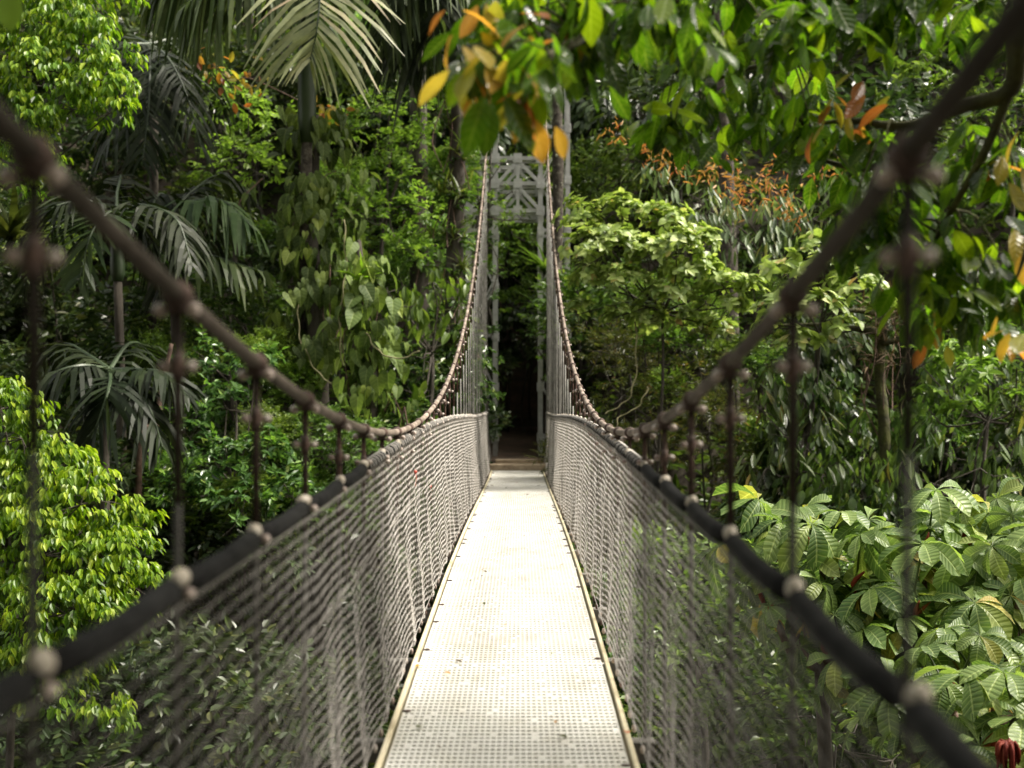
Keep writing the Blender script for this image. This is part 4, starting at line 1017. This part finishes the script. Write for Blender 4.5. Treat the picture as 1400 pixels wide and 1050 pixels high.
# bromeliad by the right tower leg
def rosette(name, label, c, L, n, seed, mat='strap'):
    r = np.random.default_rng(seed); c = at(*c)
    mb = MB(); d = rdir(n, r); d[:, 2] = np.abs(d[:, 2]) + .35; d[:, 1] -= .3
    put_leaves(mb, T_strap(.13), np.zeros((n, 3)), d, nz(UP + r.normal(0, .2, (n, 3))), L * r.uniform(.7, 1.1, n), 1., r.uniform(.3, .7, n))
    ob = mb.build(name, M[mat]); ob.location = tuple(c); tag(ob, label, 'plant'); return ob
rosette('bromeliad', 'spiky bromeliad perched over the path between the tower legs', (745, 372, 26.0), .85, 26, 41, 'fresh')
rosette('bromeliad', 'drooping strap-leaved epiphyte below the bromeliad by the right tower leg', (742, 428, 25.8), .75, 18, 42, 'fresh')
rosette('grass_tuft', 'tuft of pale blades at the left edge under the nearest hanger', (15, 330, 17), 1.0, 30, 43)
rosette('bromeliad', 'bright strap rosette on the vine-covered trunk', (492, 385, 19.2), .5, 20, 44, 'lime')

# bronze blooms on the grey-green drooping tree (its own part)
host = [ob for ob in bpy.data.objects if ob.name.startswith('drooping_tree')][0]
mb = MB(); r = np.random.default_rng(51); ho = np.array(host.location)
for (px, py) in ((845, 182), (920, 225), (905, 215), (985, 225), (1010, 240), (1040, 250), (1060, 262), (1075, 280), (1020, 275), (1110, 235), (1150, 230), (1055, 240), (1090, 292), (965, 232), (890, 205), (1000, 262)):
    c = at(px, py, 20.3) - ho; n = 26
    d = rdir(n, r); put_leaves(mb, TS['narrow'], c + r.normal(0, .13, (n, 3)), d - UP * .5, rdir(n, r), r.uniform(.07, .20, n), 1., .2)
mb.build('blooms', M['bronze'], host)['kind'] = 'stuff'
# reddish ageing sprays high between the palms
mb = MB()
cs = [at(px, py, 21.5) for px, py in ((290, 88), (318, 112), (345, 108), (445, 145), (430, 148))]
root_c = cs[1]
for c in cs:
    n = 12; put_leaves(mb, TS['broad'], c - root_c + r.normal(0, .16, (n, 3)), rdir(n, r) - UP * .6, rdir(n, r) + (0, -1, .6), r.uniform(.15, .26, n), 1., .2)
add_tube(mb, spline([cs[0] - root_c, (0, 0, .02), cs[2] - root_c, cs[4] - root_c], 12), .012, 5, 1)
ob = mb.build('orange_spray', [M['old'], M['redtwig']]); ob.location = tuple(root_c); tag(ob, 'spray of orange ageing leaves high between the left palms', 'branch')

# ------------------------------------------------------------------ cecropias
def cecropia_template(seed):
    r = np.random.default_rng(seed)
    V = []; Fq = []; UVs = []; n0 = 0
    for k, a in enumerate(np.linspace(-2.85, 2.85, 9)):
        sc = 1.0 - .35 * abs(a / 2.85)**1.5
        v, f, uv = T_fine(.46, .20, .64, 0, 0, 9, .42)
        v = v.copy(); t = v[:, 1]
        edge = np.abs(v[:, 0]) > .01
        v[:, 2] += np.where(edge, .009 * np.where((np.round(t * 9) % 2) == 0, 1, -1), 0) - r.uniform(.3, 1.0) * t**2.2 + r.uniform(.1, .35) * t + r.normal(0, .35) * v[:, 0]
        v *= sc * r.uniform(.85, 1.1); a = a + r.normal(0, .06)
        x = v[:, 0] * math.cos(a) + v[:, 1] * math.sin(a); y = -v[:, 0] * math.sin(a) + v[:, 1] * math.cos(a)
        V.append(np.stack([x, y, v[:, 2] + .006 * (k % 2)], -1)); Fq.append(f + n0); UVs.append(uv); n0 += len(v)
    return np.concatenate(V), np.concatenate(Fq), np.concatenate(UVs)
CEC = [cecropia_template(q) for q in range(5)]

def cecropia(label, base, heads, seed):
    """heads: (px, py, d, leaf radius)"""
    r = np.random.default_rng(seed)
    b = at(*base); g = float(ground(b[0], b[1])) - .1
    o = np.array([b[0], b[1], g]); root = empty('cecropia_tree', o); tag(root, label, 'tree', 'cecropia trees at the lower right')
    H = b[2] - g
    mb = MB(); t = np.linspace(0, 1, 12)
    add_tube(mb, np.stack([.08 * np.sin(t * 5 + seed), .08 * np.cos(t * 4), t * H], -1), .085 - .03 * t, 10); mb.build('trunk', M['bark'], root, True)
    br = MB(); lf = MB(); extras = []
    fork = np.array([.08 * math.sin(5 + seed), .08 * math.cos(4), H])
    for (px, py, d, R) in heads:
        h = at(px, py + 22, d) - o - (0, 0, .12)
        m = (fork + h) / 2 - (0, 0, .22)
        add_tube(br, spline([fork, m, h], 12), np.linspace(.045, .026, 12), 7)
        n = 5; R = R * 1.18
        th = np.arange(n) * 2.39996 + r.random() * 6; el = np.linspace(1.2, -.1, n) + r.normal(0, .1, n)
        D = np.stack([np.cos(th) * np.cos(el), np.sin(th) * np.cos(el), np.sin(el)], -1)
        pl = R * r.uniform(.9, 1.6, n)
        tip = h + D * pl[:, None]; tip[:, 2] += .02
        for q, e in zip(tip, D):
            add_tube(lf, spline([h, h + e * .5 * np.linalg.norm(q - h) + (0, 0, .03), q], 7), np.linspace(.012, .007, 7), 5, 1, False)
        N = nz(UP * .9 + D * .75 - np.array([0, .25, 0]) + r.normal(0, .38, (n, 3)))
        ax = D * np.array([1, 1, 0]) + r.normal(0, .15, (n, 3)); ax = nz(ax - (ax * N).sum(1)[:, None] * N)
        Rs = R * r.uniform(.65, 1.2, n)
        for q in range(5): put_leaves(lf, CEC[q], tip[q::5], ax[q::5], N[q::5], Rs[q::5], 1., r.uniform(0, .45, len(tip[q::5])), 0)
        for _ in range(r.integers(0, 3)):      # red bud sheaths standing out of the rosette
            q = MB(); p0 = h + np.array([r.normal(0, .07), -.10, r.normal(.02, .04)])
            add_tube(q, spline([p0, p0 + (r.normal(0, .02), -.02, .09), p0 + (r.normal(0, .05), -.05, .19)], 6), [.012, .021, .024, .020, .012, .003], 6); extras.append((q, 'bud_sheath', M['redsheath']))
        if r.random() < .55:
            q = MB()
            for _ in range(7):
                p0 = h + np.array([0, -.10, -.03]) + r.normal(0, .02, 3); e = p0 + np.array([r.normal(0, .09), -.05 + r.normal(0, .05), -.05 - .06 * r.random()])
                add_tube(q, spline([p0, (p0 + e) / 2 + (0, 0, .02), e], 5), .007, 5)
            extras.append((q, 'catkin_cluster', M['catkin']))
    br.build('branch', M['redtwig'], root, True)
    lf.build('crown', [M['cecropia'], M['strap']], root, True)
    for q, nm, m in extras: q.build(nm, m, root, True)
    return root
cecropia('cecropia with big pale lobed leaves nearest the right-hand rail', (1120, 900, 9.6), [(1060, 735, 9.8, .30), (1125, 715, 9.6, .30), (1170, 770, 9.3, .30), (1100, 800, 9.4, .27), (1150, 850, 9.2, .26), (1200, 820, 9.4, .26), (1055, 790, 9.8, .24)], 61)
cecropia('cecropia with red bud sheaths and ribbed leaves in the middle of the group', (1260, 930, 9.2), [(1215, 740, 9.6, .32), (1265, 725, 9.4, .33), (1315, 770, 9.2, .30), (1245, 800, 9.0, .32), (1290, 850, 8.8, .30), (1230, 880, 8.8, .28), (1320, 710, 9.8, .28), (1180, 900, 9, .24)], 62)
cecropia('cecropia at the right edge of the picture, cut by the frame', (1400, 940, 8.8), [(1360, 730, 9.6, .30), (1400, 770, 9.2, .32), (1375, 820, 8.8, .30), (1345, 900, 8.2, .28), (1410, 880, 8.5, .30), (1390, 700, 9.8, .28)], 63)
cecropia('low cecropia with large near leaves in the bottom right corner', (1360, 1080, 7.4), [(1300, 915, 7.8, .26), (1345, 985, 7.2, .27), (1395, 960, 7.2, .27), (1290, 1000, 7.6, .22), (1250, 960, 8.0, .22), (1330, 1040, 7.1, .2)], 64)
# red drooping bloom in the corner
M['rustbloom'] = leaf_mat('rust_bloom', [(0, (.10, .016, .010)), (.6, (.19, .035, .022)), (1, (.28, .07, .04))], .6, .3, (1.2, 1, 1), spec=.2)
mb = MB(); c0 = at(1378, 1018, 6.4); r = np.random.default_rng(65)
for k in range(34):
    a_ = r.uniform(0, 6.28); q_ = r.uniform(.02, .075); e = np.array([q_ * math.cos(a_), q_ * math.sin(a_) - .02, -r.uniform(.05, .17)])
    add_tube(mb, spline([(0, 0, .0), (e[0] * .8, e[1] * .8, .02 * r.random()), (e[0], e[1], e[2] * .6), e], 8), [.004, .007, .008, .009, .008, .007, .005, .002], 5)
ob = mb.build('red_flower', M['rustbloom'], None, True); ob.location = tuple(c0); tag(ob, 'drooping rust-red flower head in the bottom right corner', 'flower')

# ------------------------------------------------------------------ near tree that hangs over the bridge
tr_base = np.array([4.6, 3.2, float(ground(4.6, 3.2)) - .2])
ov = empty('overhanging_tree', tr_base)
tag(ov, 'near tree whose glossy green and orange leaves hang into the top right', 'tree')
r = np.random.default_rng(71)
lim = MB()
crotch = np.array([4.3, 3.6, 3.6])
limbs_px = [
    [(1500, -60, 4.6), (1402, 30, 4.6), (1383, 120, 4.7), (1320, 145, 4.8), (1240, 172, 5), (1160, 165, 5.2), (1085, 175, 5.4)],
    [(1400, -140, 4.8), (1250, -60, 5), (1020, -30, 5), (880, 10, 4.7), (780, 60, 4.2), (715, 95, 3.9), (660, 95, 3.7)],
    [(1383, 120, 4.7), (1345, 210, 4.8), (1300, 290, 4.9), (1275, 350, 5), (1290, 420, 5)],
    [(1500, 120, 4.5), (1430, 270, 4.5), (1390, 380, 4.5)],
    [(1250, -60, 5), (1150, 10, 5.3), (1060, 80, 5.6), (980, 110, 5.8), (950, 160, 5.8)],
    [(1240, 172, 5), (1190, 230, 5.4), (1100, 215, 5.6), (1040, 225, 5.8)],
]
curves = []
for k, lp in enumerate(limbs_px):
    C = [at(*p) for p in lp]
    if k in (0, 1, 3): C = [crotch] + C
    S = spline(C, 40); curves.append(S)
    add_tube(lim, S - tr_base, np.linspace(.06 if k in (0, 1, 3) else .022, .005, 40), 7)
tops = [np.array(q) for q in ((2.6, 3.4, 4.4), (1.4, 3.2, 4.2), (.4, 3.0, 4.2), (3, 1.8, 5), (.3, 1.4, 4.0), (2, 0, 4.6), (1.6, 1.6, 4.2), (-.8, 2.4, 4.1), (3.6, 2.6, 5.4), (-1.2, .8, 4.4), (.6, -.6, 4.4), (4.2, .8, 5.0), (2.8, -1.2, 5), (-1.8, 2, 4.8))]
for q in tops:
    S = spline([crotch, (crotch + q) / 2 + (0, 0, .7), q], 20); curves.append(S); add_tube(lim, S - tr_base, np.linspace(.06, .01, 20), 6)
CU = np.concatenate(curves)
# hanging clusters: rectangles in the photo where the foliage hangs
regions = [((650, -40, 900, 40), (3.9, 4.8), 16), ((760, 10, 960, 95), (4.2, 5.2), 13), ((900, -50, 1210, 60), (4.6, 5.6), 22), ((900, 50, 1130, 190), (5.2, 6.0), 17),
           ((1080, 120, 1250, 250), (4.9, 5.7), 14), ((1180, -40, 1420, 60), (4.6, 5.4), 10), ((1150, 250, 1300, 350), (4.8, 5.3), 12), ((1240, 320, 1420, 420), (4.6, 5.1), 11), ((1290, 160, 1410, 300), (4.7, 5.2), 6), ((650, 60, 750, 110), (3.6, 3.9), 4)]
pos = []
for (x0, y0, x1, y1), (da, db), nn in regions:
    for _ in range(int(nn * 1.2)): pos.append(at(r.uniform(x0, x1), r.uniform(y0, y1), r.uniform(da, db)))
for q in tops:  # clusters above the view, added to shade the near cables
    for _ in range(24): pos.append(q + r.normal(0, 1, 3) * (.65, .5, .3))
for _ in range(620):                        # unseen crown overhead and behind, added to shade the near cables and rails
    x, y = r.uniform(-5.5, 5), r.uniform(-5.5, 3.0); pos.append(np.array([x, y, r.uniform(3.5, 5.6) + .08 * x]))
pos = np.array(pos)
tw = MB(); gl = MB()
for p in pos:
    dd_ = np.linalg.norm(CU - p - (0, 0, .12), axis=1); q = CU[dd_.argmin()]
    add_tube(lim, spline([q - tr_base, (p + q) / 2 - tr_base + (0, 0, .06), p - tr_base], 7), np.linspace(.007, .003, 7), 5, 0, False)
def cluster(mb, P, L, per):
    n = len(P); L = L * np.where(P[:, 2] + tr_base[2] > 3.3, 1.5, 1.)
    for k in range(per):
        rad = rdir(n, r); rad[:, 2] *= .4
        D = nz(-UP * r.uniform(.25, 1.2, n)[:, None] + rad * .8); Nn = nz(rad * .5 + UP * .6 + r.normal(0, .3, (n, 3)))
        put_leaves(mb, TS['nearleaf'], P + rad * .03 + r.normal(0, .045, (n, 3)), D, Nn, L * r.uniform(.65, 1.2, n), r.uniform(.85, 1.15, n), r.uniform(-.05, .35, n))
cluster(gl, pos - tr_base, .15, 10)
old = MB()
op = [(655, 105, 3.65), (700, 95, 3.75), (725, 112, 3.8), (740, 70, 3.9), (636, 100, 3.6), (655, 85, 3.7), (715, 130, 3.75), (668, 18, 4), (690, 30, 4.1), (785, 20, 4.4), (1130, 140, 5), (1175, 135, 5), (1195, 145, 5), (1150, 155, 5), (1378, 225, 4.7), (1390, 330, 4.7), (1365, 440, 4.6), (1395, 450, 4.5), (1290, 455, 4.9), (1390, 205, 4.6), (1285, 405, 5), (640, 12, 3.9)]
OP = np.array([at(*p) for p in op])
cluster(old, OP - tr_base, .145, 4)
hp = [(664, 132, 3.6, -.35, .20), (672, 140, 3.62, -.12, .17), (690, 130, 3.7, .55, .19), (705, 150, 3.75, .45, .15), (640, 92, 3.6, -.5, .14), (735, 125, 3.8, .1, .13), (655, 75, 3.7, -.2, .15), (720, 60, 3.9, .2, .16)]
HP = np.array([at(*q[:3]) for q in hp]) - tr_base
put_leaves(gl, TS['nearleaf'], HP, np.array([(q[3], -.15, -1) for q in hp]), np.array([(.1, -1, .5 + .3 * q[3]) for q in hp]), np.array([q[4] for q in hp]), .95, .15)
gl.build('leaves', M['near'], ov, True); old.build('old_leaves', M['old'], ov, True)
lim.build('branches', M['moss'], ov, True)
mb = MB(); S = spline([(0, 0, 0), (.1, .2, 4), (-.1, .2, 8), crotch - tr_base], 24)
add_tube(mb, S, np.linspace(.22, .10, 24), 12); mb.build('trunk', M['moss'], ov, True)

# single near leaf hanging in at the top left
mb = MB(); c = at(8, -22, 3.6)
put_leaves(mb, TS['nearleaf'], np.array([c, c + (-.06, .02, .02)]), np.array([(.12, -.1, -1), (-.4, 0, -1.)]), np.array([(.2, -1, .4), (-.2, -1, .5)]), np.array([.15, .15]), 1.25, .1)
add_tube(mb, spline([c, c + (-.1, 0, .1), c + (-.5, .1, .35), c + (-1.4, .2, .5)], 10), np.linspace(.003, .008, 10), 5, 1)
tag(mb.build('hanging_leaf', [M['fresh'], M['moss']], None, True), 'blurred bright green leaf in the top left corner', 'leaf')

# fallen leaves on the deck
def fallen(px, py, label, mat, L, group=None):
    for d in np.linspace(3, 23.2, 600):
        p = at(px, py, d)
        if p[2] <= zd(d) + .012: break
    mb = MB(); put_leaves(mb, TS['fine'], np.array([[0, -L / 2, 0.]]), np.array([[0, 1., .1]]), np.array([[.1, 0, 1.]]), np.array([L]), 1.3, .25)
    ob = mb.build('fallen_leaf', M[mat]); ob.location = (p[0], p[1], float(zd(p[1])) + .014); ob.rotation_euler = (0, 0, r.uniform(0, 6))
    tag(ob, label, 'leaf', group)
fallen(573, 912, 'round orange fallen leaf at the left edge of the deck', 'old', .055)
fallen(857, 1003, 'pinkish fallen leaf on the right edge of the deck near the bottom', 'redsheath', .06)
fallen(813, 881, 'small red fallen leaf along the right edge of the deck', 'redsheath', .03)
fallen(706, 660, 'tiny red fallen leaf near the far end of the deck', 'redsheath', .07)
for px, py, w in ((672, 664, 'farthest left'), (737, 664, 'farthest right'), (693, 667, 'far, left of the middle'), (722, 676, 'far, right of the middle')):
    fallen(px, py, 'brown fallen leaf on the white deck, ' + w, 'brownroot', .07, 'brown fallen leaves on the deck')

lr = np.random.default_rng(81)
for k in range(22):
    py = 650 + 390 * lr.random()**1.3; hw = 30 + (py - 643) * .34
    fallen(707 - (py - 643) * .03 + hw * .9 * lr.uniform(-1, 1), py, 'small dry scrap of leaf lying on the white deck', ('brownroot', 'bronze', 'olive')[k % 3], lr.uniform(.02, .045), 'dry leaf scraps on the deck')

# ------------------------------------------------------------------ light, camera
SUN_EL, SUN_AZ = math.radians(53), math.radians(84)    # azimuth clockwise from +Y (forward); +X is 90
w = bpy.data.worlds.new('World'); SC.world = w; w.use_nodes = True
nt = w.node_tree; bg = nt.nodes['Background']
sky = nt.nodes.new('ShaderNodeTexSky'); sky.sky_type = 'NISHITA'; sky.sun_disc = False
sky.sun_elevation = SUN_EL; sky.sun_rotation = SUN_AZ; sky.air_density = 1.0; sky.dust_density = 3.0
hz = nt.nodes.new('ShaderNodeHueSaturation'); hz.inputs['Saturation'].default_value = .3    # thin white cloud
nt.links.new(sky.outputs[0], hz.inputs['Color'])
tn = nt.nodes.new('ShaderNodeMix'); tn.data_type = 'RGBA'; tn.blend_type = 'MULTIPLY'; tn.inputs[0].default_value = 1; tn.inputs[7].default_value = (1.08, 1.0, .85, 1)
nt.links.new(hz.outputs[0], tn.inputs[6]); nt.links.new(tn.outputs[2], bg.inputs[0]); bg.inputs[1].default_value = .15
sd = bpy.data.lights.new('sun', 'SUN'); sd.energy = 2.7; sd.angle = math.radians(12); sd.color = (1, .94, .84)
so = bpy.data.objects.new('sun', sd); COL.objects.link(so)
v = Vector((math.sin(SUN_AZ) * math.cos(SUN_EL), math.cos(SUN_AZ) * math.cos(SUN_EL), math.sin(SUN_EL)))
so.rotation_euler = (-v).to_track_quat('-Z', 'Y').to_euler(); so.location = tuple(v * 40)

cd = bpy.data.cameras.new('camera'); co = bpy.data.objects.new('camera', cd); COL.objects.link(co)
co.location = tuple(EYE); co.rotation_euler = (math.pi / 2, 0, 0)
cd.sensor_width = 36; cd.lens = 36 * F / 1400; cd.shift_x = -11 / 1400; cd.shift_y = 10 / 1400
cd.clip_start = .05; cd.clip_end = 500
cd.dof.use_dof = True; cd.dof.focus_distance = 9.5; cd.dof.aperture_fstop = 1.6
SC.camera = co
SC.view_settings.view_transform = 'Standard'; SC.view_settings.look = 'None'
SC.view_settings.exposure = 1.6; SC.view_settings.gamma = 1
SC.cycles.max_bounces = 6; SC.cycles.diffuse_bounces = 3; SC.cycles.glossy_bounces = 2; SC.cycles.transmission_bounces = 3; SC.cycles.transparent_max_bounces = 4
SC.cycles.use_denoising = True
SC.cycles.sample_clamp_indirect = 6; SC.cycles.caustics_reflective = False; SC.cycles.caustics_refractive = False
